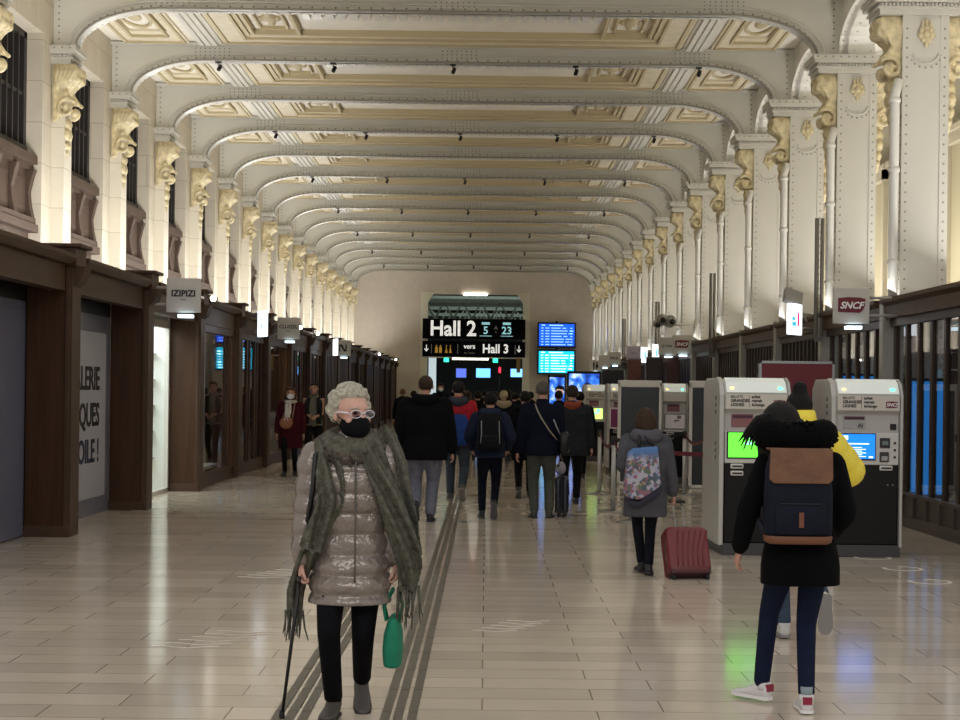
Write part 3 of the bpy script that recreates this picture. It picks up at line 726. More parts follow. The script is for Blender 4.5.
for k, x in enumerate((-2.5, -2.3, -2.0, -1.8)):
    MB().prism([(x - .07, 3.45), (x + .07, 3.45), (x + (.0 if k > 1 else .06), 3.75), (x - (.01 if k > 1 else .06), 3.75)], -.02, 0).ell((x, -.01, 3.8), (.035, .01, .035), 8, 5).build('pictogram', by, t)
tag(MB().box(-1.2, -.0, YE - .1, YE + .1, 6.36, 6.46).build('strip_lamp', emis('strip_glow', 'fff8e8', 5)), 'white strip lamp at the top of the passage opening', 'lamp')
MB().box(-1.7, .1, 0, .2, 3.12, 3.2).build('strip_lamp', emis('strip_glow', 'fff8e8', 5), t)
MB().box(-3.2, 1.95, 0, .2, 3.2, 3.25).build('sign_rail', wpanel, t)
for x, s_ in ((-2.0, 'left'), (.45, 'right')):
    MB().box(x - .12, x + .12, 0, .1, 3.0, 3.2).build('exit_light', emis('exit_green', '2fdc9c', 3), t)
# departures displays
def display(x0, x1, z0, z1, col, hdr, label, seed):
    t = empty('departures_display', (0, YE - .45, 0), label=label, cat='screen'); rnd = random.Random(seed)
    MB().box(x0 - .08, x1 + .08, 0, .25, z0 - .08, z1 + .08).build('casing', black, t, bevel=.02)
    MB().box(x0, x1, -.012, 0, z0, z1).build('screen', emis('scr_' + col, col, 1.5), t)
    b = MB(); rows = 8; h = (z1 - z0) / rows
    for k in range(rows):
        z = z1 - h * (k + .65)
        if k == 0: b.box(x0 + .12, x0 + .3, -.02, -.012, z, z + h * .4); b.box(x0 + .5, x0 + 1.2, -.02, -.012, z, z + h * .35); continue
        x = x0 + .1
        for ww in (.12, .2, .4 + rnd.random() * .5, .2): b.box(x, x + ww, -.02, -.012, z, z + h * .3); x += ww + .09
        b.box(x1 - .2, x1 - .1, -.02, -.012, z, z + h * .3)
    b.build('timetable', emis('tt_' + hdr, hdr, 1.6), t)
    MB().box((x0 + x1) / 2 - .05, (x0 + x1) / 2 + .05, .1, .2, z1 + .08, z1 + .16).box((x0 + x1) / 2 - .2, (x0 + x1) / 2 + .2, .2, .44, z0 + .3, z0 + .5).build('bracket', black, t)
display(2.62, 4.38, 3.86, 4.96, '1450e0', '8ab4ff', 'upper departures screen with a deep blue timetable', 1)
display(2.62, 4.38, 2.52, 3.6, '17b0d8', 'd8f4ff', 'lower departures screen with a cyan timetable', 2)
# picture screens / totems
def totem(px0, px1, py0, Y, label):
    x0, x1 = X_(px0, Y), X_(px1, Y); z1 = Z_(px0, py0, Y)
    t = empty('video_totem', ((x0 + x1) / 2, Y, 0), label=label, cat='screen'); w_ = (x1 - x0) / 2
    MB().box(-w_, w_, 0, .2, .0, z1).build('casing', black, t, bevel=.02)
    m = mat('advert_' + str(px0), '2a56b8', .3); nt = m.node_tree; N = nt.nodes; L = nt.links; b_ = N['Principled BSDF']
    nz = N.new('ShaderNodeTexNoise'); nz.inputs['Scale'].default_value = 3.5; L.new(N['Texture Coordinate'].outputs['Object'], nz.inputs[0])
    rp = N.new('ShaderNodeValToRGB'); L.new(nz.outputs['Fac'], rp.inputs[0]); E = rp.color_ramp.elements
    E[0].position = .35; E[0].color = lin('0d2a78'); E[1].position = .7; E[1].color = lin('d8e8ff'); e_ = E.new(.52); e_.color = lin('2f6fe0')
    L.new(rp.outputs[0], b_.inputs['Emission Color']); b_.inputs['Emission Strength'].default_value = 1.5
    MB().box(-w_ + .06, w_ - .06, -.01, 0, z1 - 1.3, z1 - .08).build('screen', m, t)
    MB().ell((.1, -.012, z1 - .62), (.15, .008, .19)).build('portrait', emis('portrait_skin', 'c8a090', .8), t)
    MB().prism([(-.08, z1 - .6), (-.06, z1 - .45), (.08, z1 - .36), (.24, z1 - .4), (.28, z1 - .6), (.2, z1 - .52), (.0, z1 - .5)], -.03, -.021).build('portrait_hair', mat('portrait_dark', '0a0c18', .6), t)
totem(567, 601, 371, 50, 'larger video totem showing a blue picture of a person')
totem(548, 566, 375, 58, 'smaller video totem showing a blue picture, left of the larger')
# things beyond the passage
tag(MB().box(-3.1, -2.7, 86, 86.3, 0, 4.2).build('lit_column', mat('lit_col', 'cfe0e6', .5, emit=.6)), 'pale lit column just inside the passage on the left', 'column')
for i, (px, py, w_, h_, c, l) in enumerate([(461, 373, 10, 9, '41519e', 'dim blue screen hung beyond the passage'), (483, 373, 14, 9, '5fa8ff', 'bright blue screen hung beyond the passage, centre'), (518, 373, 15, 8, '6fb4ff', 'bright blue screen hung beyond the passage, right')]):
    Y = 90; x = X_(px, Y); z = Z_(px, py, Y); t = empty('hanging_screen', (x, Y, z), label=l, cat='screen'); a = w_ * Y / F / 2; h = h_ * Y / F / 2
    MB().box(-a - .05, a + .05, 0, .15, -h - .05, h + .05).tube([(0, .1, h), (0, .1, 5.2 - z)], .03, 6).build('casing', black, t); MB().box(-a, a, -.01, 0, -h, h).build('screen', emis('hs' + c, c, 2.2), t)
t = empty('pedestrian_signal', (X_(499.5, 88), 88, Z_(499, 370, 88)), label='small red figure signal glowing beyond the passage', cat='signal')
MB().box(-.14, .14, 0, .15, -.2, .2).tube([(0, .1, -.2), (0, .1, -3.0 + .3)], .04, 6).build('casing', black, t); MB().ell((0, -.02, .12), .045, 8, 6).prism([(-.06, .07), (.06, .07), (.04, -.15), (-.04, -.15)], -.03, 0).build('figure', emis('red_sig', 'ff2038', 5), t)
t = empty('hanging_banner', (X_(518, 80), YE - .7, 2.85), label='narrow ochre banner at the right edge of the passage', cat='banner')
MB().box(-.1, .1, 0, .05, -.35, .35).build('cloth', mat('ochre', '9a8250', .6), t); MB().tube([(-.12, .02, .35), (.12, .02, .35)], .02, 6).build('rod', black, t)
# ------------------------------------------------------------ ticket machines
def machine(loc, rz, label, scr, sx=1.0, cat='ticket machine', full=True):
    t = empty('ticket_machine', loc, rz, label=label, cat=cat)
    W = .64 * sx; D = 1.0
    MB().box(.01, W - .01, .02, D - .02, .12, .96).build('lower_cabinet', mat('cabinet_black', '08080a', .3, spec=.25), t, bevel=.01)
    MB().box(-.01, W + .01, -.01, D, 0, .12).build('plinth', mat('plinth_grey', '3c3c3e', .4), t, bevel=.005)
    MB().prism([(.03, .96), (.03, 1.42), (-.02, 1.46), (-.02, 1.62), (.05, 1.72), (.16, 1.76), (D - .2, 1.76), (D - .05, 1.68), (D - .05, .96)], .0, W, 'x').build('upper_housing', mat('housing_grey', 'b9b6b1', .35), t, bevel=.012)
    MB().prism([(-.02, .1), (-.03, 1.60), (.04, 1.73), (.17, 1.78), (.30, 1.76), (.28, .1)], -.05, .0, 'x').prism([(.34, .1), (.34, 1.77), (D - .18, 1.77), (D - .03, 1.68), (D - .02, .1)], -.04, .0, 'x').build('side_panel', mat('side_silver', 'bdbbb6', .3, .2), t, bevel=.01)
    MB().prism([(-.02, .1), (-.03, 1.60), (.04, 1.73), (.17, 1.78), (D - .18, 1.77), (D - .03, 1.68), (D - .02, .1)], W, W + .03, 'x').build('side_panel', mat('side_silver', 'bdbbb6', .3, .2), t, bevel=.01)
    for k in range(6):
        z = .95 + .07 * k + (.25 if k > 2 else 0)
        MB().box(-.053, -.045, .16, .20, z, z + .04).build('vent', black, t)
    MB().prism([(-.022, 1.625), (.045, 1.722), (.155, 1.762), (.13, 1.775), (.03, 1.735), (-.04, 1.63)], .02, W - .02, 'x').build('top_light', mat('toplight', 'd9ded8', .2, emit=.25), t)
    MB().box(W - .1, W - .06, -.03, .02, 1.66, 1.68, T(0, .01, 0)).build('status_lamp', emis('st_green', '3cf0b0', 5), t)
    MB().box(.06, .09, -.02, .02, 1.66, 1.68).build('status_lamp', emis('st_amber', 'ffc060', 4), t)
    MB().box(.012, W - .012, -.035, -.02, 1.46, 1.61).build('header', mat('header_cream', 'cfc8bd', .4), t, bevel=.005)
    if full:
        for k, s_ in enumerate(('BILLETS', 'GRANDES', 'LIGNES')): text('lettering', s_, .036 + .006 * (k > 0), textK, t, T(.06, -.037, 1.585 - .04 * k) @ FC, bold=.0012 * (k > 0), ax='LEFT')
        for k, s_ in enumerate(('achat', 'retrait', 'échange')): text('lettering', s_, .04, textK, t, T(.27, -.037, 1.585 - .04 * k) @ FC, bold=.001, ax='LEFT')
        MB().box(.245, .248, -.037, -.034, 1.48, 1.6).build('divider', textK, t)
        lg = T(W - .09, -.037, 1.52)
        MB().prism([(-.06, .03), (.0, .036), (.06, .03), (.055, -.02), (.03, -.03), (-.06, -.03)], -.002, .002, 'y', lg).build('logo', maroon, t)
        text('lettering', 'SNCF', .048, textW, t, lg @ T(0, -.004, 0) @ FC, shear=.3, bold=.001)
    MB().box(.08, .30, .02, .035, 1.28, 1.41).build('notice', mat('notice_pale' if scr == 'blue' else 'notice_red', 'a8a4a4' if scr == 'blue' else '8c5a5c', .5), t)
    MB().box(.09, .29, .015, .02, 1.37, 1.40).build('notice_band', mat('notice_plum', '4a2036', .5), t)
    if scr == 'blue':
        text('lettering', 'AI', .06, textK, t, T(.25, .012, 1.31) @ FC)
    MB().box(.01, W - .01, -.005, .035, .92, 1.24).build('control_panel', mat('panel_white', 'd0cdc8', .35), t, bevel=.008)
    MB().box(.03, .40, -.015, .0, .965, 1.235).build('screen_bezel', black, t, bevel=.004)
    if scr == 'blue': c1, c2 = '1668d8', 'dff0ff'
    elif scr == 'green': c1, c2 = '58e038', '9ae8e0'
    elif scr == 'lime': c1, c2 = 'b8e070', '60c8e0'
    else: c1, c2 = 'b4aca6', '6a6064'
    MB().box(.045, .39, -.02, -.015, .98, 1.225).build('screen', emis('ms_' + scr, c1, 1.7 if scr != 'pale' else .15), t)
    b = MB()
    if scr == 'blue':
        b.box(.06, .12, -.023, -.02, 1.17, 1.21); b.box(.09, .33, -.023, -.02, 1.125, 1.135)
        for k in range(6): b.box(.14, .26 + .04 * (k % 2), -.023, -.02, 1.09 - .018 * k, 1.096 - .018 * k)
        b.box(.33, .37, -.023, -.02, .99, 1.005)
    else:
        b.ell((.29, -.02, 1.18), (.04, .004, .03)); b.ell((.25, -.02, 1.12), (.05, .004, .015)); b.tube([(.2, -.021, 1.08), (.3, -.021, 1.2)], .004, 4)
    b.build('screen_graphics', emis('mg_' + scr, c2, 1.6 if scr != 'pale' else .05), t)
    MB().box(.44, .54, -.02, 0, 1.09, 1.19).build('card_reader', blackG, t, bevel=.005); MB().box(.46, .52, -.025, -.02, 1.12, 1.16).build('reader_screen', mat('lcdg', '6d7a78', .3), t)
    MB().box(.44, .53, -.02, 0, .95, 1.05).build('keypad', mat('kp', '2b2b2c', .4), t, bevel=.004); MB().box(.455, .515, -.024, -.02, .965, 1.01).build('keys', steel, t)
    for k in range(3): MB().cyl(.012, .01, 10, T(.59, -.005, 1.0 + .07 * k) @ RX(pi / 2)).build('button', black, t)
    MB().box(.55, .61, .02, .035, 1.27, 1.33).build('pictogram_plate', black, t)
    for (x, z) in ((.07, .89), (.07, .82), (.44, .89)):
        MB().box(x, x + .13, -.02, .02, z - .025, z + .025).build('slot_frame', wpanel, t, bevel=.012); MB().box(x + .015, x + .115, -.025, -.018, z - .008, z + .008).build('slot', black, t)
    MB().cyl(.01, .01, 8, T(.58, .02, .72) @ RX(pi / 2)).cyl(.01, .01, 8, T(.53, .02, .72) @ RX(pi / 2)).build('lock', steel, t)
    return t
x_, y_ = at(835.5, 553); machine((3.49, 15.95, 0), R(0), 'black and white ticket machine with a glowing blue screen', 'blue')
machine((2.38, 15.98, 0), R(2), 'black and white ticket machine with a glowing green screen', 'green')
machine((X_(586, 37), 37, 0), 0, 'far ticket machine with a yellow-green screen, beside the video totem', 'lime', .85)
machine((X_(610, 32), 32, 0), 0, 'far ticket machine with a purple poster, left of the dark boards', 'pale', .9)
b = MB().box(0, .26, -.06, -.03, .88, 1.3); b2 = b.build('poster_frame', wpanel); b2.location = (X_(609.5, 32), 31.99, 0); tag(b2, 'purple poster in a white frame on a far ticket machine', 'poster')
MB().box(.03, .23, -.065, -.06, .91, 1.27).build('poster', mat('purple_poster', '7c2a60', .5), b2)
machine((3.13, 28.3, 0), 0, 'ticket machine standing between the two dark boards', 'pale', .55 * 1.2, full=False)
def board(x0, x1, Y, label):
    t = empty('display_board', ((x0 + x1) / 2, Y, 0), label=label, cat='board'); w_ = (x1 - x0) / 2
    b = MB(); b.box(-w_, -w_ + .05, 0, .12, 0, 1.8); b.box(w_ - .05, w_, 0, .12, 0, 1.8); b.box(-w_, w_, 0, .12, 1.7, 1.82); b.box(-w_, w_, 0, .12, 0, .06); b.build('frame', wpanel, t, bevel=.015)
    MB().box(-w_ + .05, w_ - .05, .02, .1, .06, 1.7).build('dark_panel', mat('board_dark', '2e3338', .3), t)
board(2.30, 3.06, 27.8, 'dark board in a white frame behind the person with floral bag')
board(3.44, 4.05, 27.0, 'dark board in a white frame left of the green-screen machine')
t = empty('partition_board', (3.6, 18.6, 0), label='dark red partition board behind the two ticket machines', cat='board')
MB().box(-.40, .42, 0, .06, .05, 1.98).build('panel', mat('dark_red', '6a1c26', .5), t); MB().box(-.43, .45, -.01, .07, 1.97, 2.0).box(-.43, -.4, -.01, .07, 0, 2.0).box(.42, .45, -.01, .07, 0, 2.0).build('frame', steel, t)
for i, (px0, px1, c, Y, zt) in enumerate([(602, 623, '1c1a1c', 47, 2.25), (628, 641, '5a2c1c', 44, 2.5), (646, 662, '3c3034', 42, 2.5), (666, 678, '4a2a24', 41, 2.5)]):
    t = empty('wall_board', (0, Y, 0), label=['black board standing behind the far ticket machines', 'rust brown board behind the dark boards', 'grey-brown board behind the dark boards', 'brown board right of the grey-brown one'][i], cat='board')
    MB().box(X_(px0, Y), X_(px1, Y), 0, .08, 0, zt).build('panel', mat('bd' + c, c, .5), t); MB().box(X_(px0, Y), X_(px1, Y), -.02, .1, zt, zt + .04).build('frame', greyF, t)
# ------------------------------------------------------------ queue barriers
pts = {}
beltM = mat('belt_maroon', '5e1a2a', .7); beltK = mat('belt_black', '16141a', .7)
for k, (px, py, l) in enumerate([(613, 512, 'left of the person with floral bag'), (599, 494, 'leftmost, farthest to the left'), (630, 522, 'nearest, partly behind the floral bag'), (684, 496, 'standing before the right dark board'), (704, 504, 'rightmost, beside the green-screen machine')]):
    x, y = at(px, py); t = empty('queue_post', (x, y, 0), label='steel queue barrier post, ' + l, cat='barrier post'); pts[k] = (x, y)
    MB().lathe([(.19, 0), (.19, .012), (.06, .03), (.035, .05)], 24).build('base', steel, t)
    MB().lathe([(.03, .04), (.03, .9)], 14).build('pole', mat('pole_grey', 'b4b3b0', .35, .3), t)
    MB().lathe([(.034, .9), (.038, .92), (.038, 1.0), (.03, 1.02)], 14).build('head', black, t)
def belt(a, b, sag, m, label, z=.965):
    (x0, y0), (x1, y1) = a, b; bm_ = MB(); n = 12; P0 = []
    for i in range(n + 1):
        u = i / n; P0.append((x0 + (x1 - x0) * u, y0 + (y1 - y0) * u, z - sag * 4 * u * (1 - u)))
    d = V((x1 - x0, y1 - y0, 0)).normalized(); q = V((-d.y, d.x, 0)) * .003
    for i in range(n):
        a_, b_ = P0[i], P0[i + 1]
        bm_.add([(a_[0] - q.x, a_[1] - q.y, a_[2] - .025), (b_[0] - q.x, b_[1] - q.y, b_[2] - .025), (b_[0] + q.x, b_[1] + q.y, b_[2] - .025), (a_[0] + q.x, a_[1] + q.y, a_[2] - .025),
                 (a_[0] - q.x, a_[1] - q.y, a_[2] + .025), (b_[0] - q.x, b_[1] - q.y, b_[2] + .025), (b_[0] + q.x, b_[1] + q.y, b_[2] + .025), (a_[0] + q.x, a_[1] + q.y, a_[2] + .025)],
                [(0, 3, 2, 1), (4, 5, 6, 7), (0, 1, 5, 4), (2, 3, 7, 6), (0, 4, 7, 3), (1, 2, 6, 5)])
    tag(bm_.build('barrier_belt', m), label, 'belt')
belt(pts[1], pts[0], .14, beltM, 'sagging maroon barrier belt between the two leftmost posts')
belt(pts[0], pts[2], .16, beltM, 'sagging maroon barrier belt behind the floral bag')
belt(pts[0], pts[3], .02, beltK, 'taut black barrier belt across behind the person with floral bag')
belt(pts[3], pts[4], .12, beltM, 'maroon barrier belt between the two right posts')
belt(pts[2], (2.9, 18.2), .03, beltM, 'taut maroon barrier belt right of the person with floral bag', .92)
tag(MB().lathe([(.19, 0), (.19, .012), (.05, .03), (.03, .05), (.03, .9), (.038, .92), (.038, 1.0)], 16, T(2.93, 18.2, 0)).build('queue_post', steel), 'steel queue barrier post hidden behind the green-screen machine', 'barrier post')
# ------------------------------------------------------------ floor markings
mk = mat('floor_mark', 'dfd7c9', .5)
def waves(x, y, w_, n, label, dy):
    b = MB()
    for k in range(n):
        P0 = []
        for i in range(13):
            u = i / 12; P0.append((x + w_ * (u - .5) + .06 * k, y + k * dy + .12 * dy * 8 * (u - .5) ** 2 + .02 * sin(9 * u)))
        for i in range(12):
            (xa, ya), (xb, yb) = P0[i], P0[i + 1]; b.add([(xa, ya, .002), (xb, yb, .002), (xb, yb + .024, .002), (xa, ya + .024, .002), (xa, ya, .004), (xb, yb, .004), (xb, yb + .024, .004), (xa, ya + .024, .004)], [(0, 3, 2, 1), (4, 5, 6, 7), (0, 1, 5, 4), (2, 3, 7, 6), (0, 4, 7, 3), (1, 2, 6, 5)])
    tag(b.build('floor_marking', mk), label, 'floor marking')
x, y = at(184, 648); waves(x, y, .42, 6, 'curved white wave lines on the floor, nearest on the left', .13)
x, y = at(262, 578); waves(x, y, .42, 5, 'curved white wave lines on the floor, beside the puffer-coated walker', .14)
x, y = at(495, 632); waves(x, y, .3, 5, 'faint white wave lines on the floor near the hall centre', .12)
for (px, py, l) in ((873, 558, 'farthest, by the blue-screen machine'), (903, 569, 'middle one of three'), (930, 582, 'nearest, closest to the camera')):
    x, y = at(px, py); b = MB(); P0 = [(x + .19 * cos(a * pi / 14), y + .19 * sin(a * pi / 14)) for a in range(-16, 8)]
    ct = V((x, y))
    for i in range(len(P0) - 1):
        p, q = V(P0[i]), V(P0[i + 1]); pi_, qi = ct + (p - ct) * .8, ct + (q - ct) * .8
        b.add([(p.x, p.y, .002), (q.x, q.y, .002), (qi.x, qi.y, .002), (pi_.x, pi_.y, .002), (p.x, p.y, .004), (q.x, q.y, .004), (qi.x, qi.y, .004), (pi_.x, pi_.y, .004)], [(0, 3, 2, 1), (4, 5, 6, 7), (0, 1, 5, 4), (2, 3, 7, 6), (0, 4, 7, 3), (1, 2, 6, 5)])
    tag(b.build('floor_ring', mk), 'white ring marking on the floor, ' + l, 'floor marking')
# ------------------------------------------------------------ people
def ik(a, b, l1, l2, pole):
    a, b = V(a), V(b); d = b - a; L_ = d.length; mx = (l1 + l2) * .999
    if L_ > mx: b = a + d * (mx / L_); d = b - a; L_ = mx
    u = d.normalized(); x = (l1 * l1 - l2 * l2 + L_ * L_) / (2 * L_); h = math.sqrt(max(0, l1 * l1 - x * x))
    p = V(pole); p = p - u * p.dot(u); p = p.normalized()
    return a + u * x + p * h, b
def ring(cx, cy, z, a, b, n=28, e=2.3):
    P = []
    for i in range(n):
        t = 2 * pi * i / n; c, s = cos(t), sin(t)
        P.append((cx + a * math.copysign(abs(c) ** (2 / e), c), cy + b * math.copysign(abs(s) ** (2 / e), s), z))
    return P
def interp(keys, z):
    keys = sorted(keys)
    if z <= keys[0][0]: return keys[0][1:]
    for k in range(len(keys) - 1):
        if keys[k][0] <= z <= keys[k + 1][0]:
            u = (z - keys[k][0]) / (keys[k + 1][0] - keys[k][0]); u = u * u * (3 - 2 * u)
            return [p + (q - p) * u for p, q in zip(keys[k][1:], keys[k + 1][1:])]
    return keys[-1][1:]
def limb(mb, pts, rs, step=.012, quilt=0, pitch=.08, n=20, seed=0):
    pts = [V(p) for p in pts]; P, Q_ = [], []; acc = 0; rnd = random.Random(seed)
    for k in range(len(pts) - 1):
        L_ = (pts[k + 1] - pts[k]).length; m = max(2, int(L_ / step))
        for j in range(m):
            u = j / m; P.append(pts[k].lerp(pts[k + 1], u)); r = rs[k] + (rs[k + 1] - rs[k]) * u
            s = acc + L_ * u; Q_.append(r * (1 + quilt * (abs(sin(pi * s / pitch)) ** .7 - .4)))
        acc += L_
    P.append(pts[-1]); Q_.append(rs[-1])
    for _ in range(3): P = [P[0]] + [(P[i - 1] + P[i] * 2 + P[i + 1]) / 4 for i in range(1, len(P) - 1)] + [P[-1]]
    mb.tube(P, Q_, n)
    mb.ell(pts[0], rs[0] * .98); mb.ell(pts[-1], rs[-1] * .9)
def hand(mb, w, d, palm, side, s=1, curl=30):
    "w wrist, d direction of the hand, palm normal, side = which way the thumb leaves (+1/-1 along cross)"
    d = V(d).normalized(); p = V(palm); p = (p - d * p.dot(d)).normalized(); x = d.cross(p) * side; w = V(w)
    def pt(a, b, c): return w + d * a * s + x * b * s + p * c * s
    rings = []
    for a, hw, ht in ((-.02, .024, .02), (.01, .027, .018), (.04, .036, .016), (.075, .041, .014), (.092, .038, .011)):
        rings.append([tuple(pt(a, hw * cos(2 * pi * i / 12), ht * sin(2 * pi * i / 12))) for i in range(12)])
    mb.loft(rings)
    for k, (b, L_) in enumerate(((.031, .068), (.0105, .078), (-.0105, .072), (-.03, .056))):
        c = pt(.082, b, 0); P = [pt(.06, b, 0), c]; a = R(curl) * .5
        for j, q in enumerate((.42, .32, .26)):
            dd = d * cos(a) + p * sin(a) + x * (b * 1.5); c = c + dd * L_ * q * s; P.append(c); a += R(curl) * (.9 + .1 * k)
        mb.tube(P, [.0085 * s, .0092 * s, .0085 * s, .0078 * s, .006 * s], 8); mb.ell(P[-1], .006 * s, 8, 5)
    P = [pt(.018, .02, .004), pt(.04, .042, .012), pt(.068, .056, .024), pt(.09, .056, .036)]
    mb.tube(P, [.013 * s, .011 * s, .0095 * s, .007 * s], 8); mb.ell(P[-1], .007 * s, 8, 5)
skinM = mat('skin', 'b98a74', .5, var=.06, vscale=20)
eyeM = mat('eye_dark', '1a1210', .2)
def human(loc, rz, label, H=1.7, w=1.0, lean=3, feet=None, hands=None, head=(0, 0), poles=None, coat=None, trousers=('t', '14151a', 1.0), shoes=('222226', '5c5c60'),
          hair=('1a1412', 'short'), hood=None, hoodcol=None, vox=.011, hs=1.1, hoff=(0, 0, 0), curl=(30, 30), handdir=(None, None), skin=None, mask=None, name='person', cat='person', hands_on=True, smooth=2):
    k = H / 1.7
    root = empty(name, loc, rz, label=label, cat=cat); root['H'] = H; del root['H']
    hipz = .515 * H
    feet = feet or ((.085, .20, .085, -5, 0), (-.085, -.24, .15, 32, 0))       # right, left: x, y, ankle z, pitch, yaw
    M = T(0, 0, hipz) @ RX(-R(lean))
    def sp(x, y, z): return M @ V((x * k * 1.7, y * k * 1.7, z * k * 1.7))
    shz = .305
    sh = [sp(.105 * w, 0, shz - .01), sp(-.105 * w, 0, shz - .01)]
    nk = sp(0, -.005, .33); hc = M @ V((0, .012 * H, (.417 + (hs - 1.04) * .05) * H)) + V(hoff)
    hips = [V((.05 * H * w, 0, hipz - .01 * H)), V((-.05 * H * w, 0, hipz - .01 * H))]
    wr = []
    for i in (0, 1):
        sg = 1 - 2 * i
        q = (hands or (None, None))[i]
        if q is None: q = (sg * (.15 * H * w), .03, .485 * H)
        wr.append(V(q))
    el = []
    for i in (0, 1):
        sg = 1 - 2 * i; po = (poles or (None, None))[i] or (sg * .45, -1, -.1)
        e, ww = ik(sh[i], wr[i], .175 * H, .155 * H, po); el.append(e); wr[i] = ww
    kn = []; an = []
    for i in (0, 1):
        f = feet[i]; kk, aa = ik(hips[i], (f[0], f[1], f[2]), .247 * H, .245 * H, (0.05 * (1 - 2 * i), 1, 0)); kn.append(kk); an.append(aa)
    # --- body (one continuous mesh)
    b = MB(); A = .82 if coat else 1
    HM = T(*hc) @ RZ(R(head[0])) @ RX(R(head[1]));s = k * hs
    def hp(x, y, z): return HM @ V((x * s, y * s, z * s))
    def hell(c, r, n=20, m=14): b.ell((0, 0, 0), [q * s for q in r], n, m, HM @ T(*[q * s for q in c]))
    hell((0, -.012, .025), (.074, .093, .083)); hell((0, .028, -.03), (.058, .062, .075)); hell((0, .055, -.083), (.028, .03, .024), 12, 8)
    hell((0, .07, .02), (.05, .02, .035), 12, 8)
    b.prism([(-.0001 * s, .07 * s), (.012 * s, .088 * s), (.008 * s, .094 * s), (-.03 * s, .117 * s), (-.042 * s, .098 * s), (-.04 * s, .07 * s)], -.011 * s, .011 * s, 'x', HM @ Matrix(((1, 0, 0, 0), (0, 0, 1, 0), (0, 1, 0, 0), (0, 0, 0, 1))))
    for sg in (-1, 1): hell((sg * .075, -.005, -.01), (.01, .018, .03), 10, 8); hell((sg * .04, .062, -.025), (.022, .02, .02), 10, 8)
    hell((0, .09, -.055), (.024, .012, .007), 10, 6); hell((0, .088, -.066), (.02, .012, .007), 10, 6)
    b.tube([sp(0, -.008, .28), nk, hp(0, -.015, -.03)], [.06 * k, .052 * k, .05 * k], 16)
    rings = []
    for (z, a, d, y) in ((-.03, .085, .06, 0), (.03, .085, .058, 0), (.1, .075, .052, 0), (.18, .088, .06, 0), (.25, .1, .06, 0), (.3, .085, .045, -.003), (.325, .04, .035, -.005)):
        rings.append([tuple(M @ V(p)) for p in ring(0, y * H, z * H, a * H * w * A * 1.05, d * H * w * A * 1.05, 20)])
    b.loft(rings)
    for i in (0, 1):
        b.tube([sp(.06 * (1 - 2 * i), 0, .27), sh[i], sh[i].lerp(el[i], .5), el[i], el[i].lerp(wr[i], .4), wr[i]], [x * k * (A if j < 5 else 1) for j, x in enumerate([.05, .05, .043, .036, .034, .024])], 14)
        b.tube([hips[i], hips[i].lerp(kn[i], .5), kn[i], kn[i].lerp(an[i], .35), an[i]], [x * k * A for x in (.082, .07, .052, .052, .036)], 14)
        if hands_on:
            dd = handdir[i] or (wr[i] - el[i]).normalized() + V((0, .1, -.3))
            sg = 1 - 2 * i
            # palm faces the thigh (inwards), thumb forwards
            pal = V((-sg, 0.05, 0)); D_ = V(dd).normalized(); cr = D_.cross((pal - D_ * pal.dot(D_)).normalized())
            hand(b, wr[i], D_, pal, 1 if cr.y > 0 else -1, k * .98, curl[i])
    body = b.build('body', skin or skinM, root, remesh=min(vox, .009) if vox < .012 else vox, smooth=1)
    # --- face details
    if vox < .013:
        for sg in (-1, 1):
            MB().ell((0, 0, 0), [.013 * s, .006 * s, .007 * s], 10, 6, HM @ T(sg * .031 * s, .0855 * s, .008 * s)).build('eye', eyeM, root)
            MB().tube([hp(sg * .016, .093, .026), hp(sg * .032, .092, .031), hp(sg * .05, .078, .026)], .0035 * s, 6).build('eyebrow', mat('brow_' + hair[0], hair[0], .8), root)
        MB().ell((0, 0, 0), [.021 * s, .006 * s, .006 * s], 10, 6, HM @ T(0, .0985 * s, -.06 * s)).build('lips', mat('lips', '9a5a52', .5), root)
    # --- hair
    hm = mat('hair_' + hair[0], hair[0], .6, spec=.2, var=.35, vscale=60, bump=.5, bscale=120)
    st = hair[1]
    if st != 'none':
        g = MB(); n_, m_ = 36, 24; R_ = (.084, .102, .094); vs = []
        if st == 'curly': R_ = (.092, .108, .103)
        rings = []
        rnd = random.Random(3)
        for kk in range(m_ + 1):
            a = -pi / 2 + pi * kk / m_; row = []
            for i in range(n_):
                t = 2 * pi * i / n_; q = max(cos(a), .02)
                x, y, z = R_[0] * q * cos(t), R_[1] * q * sin(t), R_[2] * sin(a)
                f = 1.0
                lim = .03 if st not in ('cropped', 'curly') else .062
                front = max(0, min(1, (y - .02 + max(0, -z) * .25) / .03)); low = max(0, min(1, (lim - z) / .02))
                f -= (.35 if st != 'curly' else .4) * front * low
                if z < -.06: f -= .16 * min(1, (-.06 - z) / .03) * (1 if st in ('cropped', 'short', 'curly') else .3)
                if st == 'cropped': f *= .955
                if st == 'curly': f *= 1 + rnd.uniform(-.05, .06)
                row.append((x * f * s, (y * f - .014) * s, (z * f + .024) * s))
            rings.append(row)
        g.loft(rings, M=HM)
        if st == 'curly':
            for j in range(170):
                t = rnd.uniform(0, 2 * pi); a = rnd.uniform(-.35, pi / 2); x, y, z = .09 * cos(a) * cos(t), .106 * cos(a) * sin(t), .1 * sin(a)
                if y > .02 and z < .07: continue
                c = V((x, y - .014, z + .024)); tt = V((-sin(t), cos(t), rnd.uniform(-.5, .5))) * .03
                g.tube([HM @ ((c - tt * .6) * s), HM @ ((c * 1.06) * s), HM @ ((c * 1.03 + tt * .7 - V((0, 0, .012))) * s)], [.006 * s, .01 * s, .003 * s], 6)
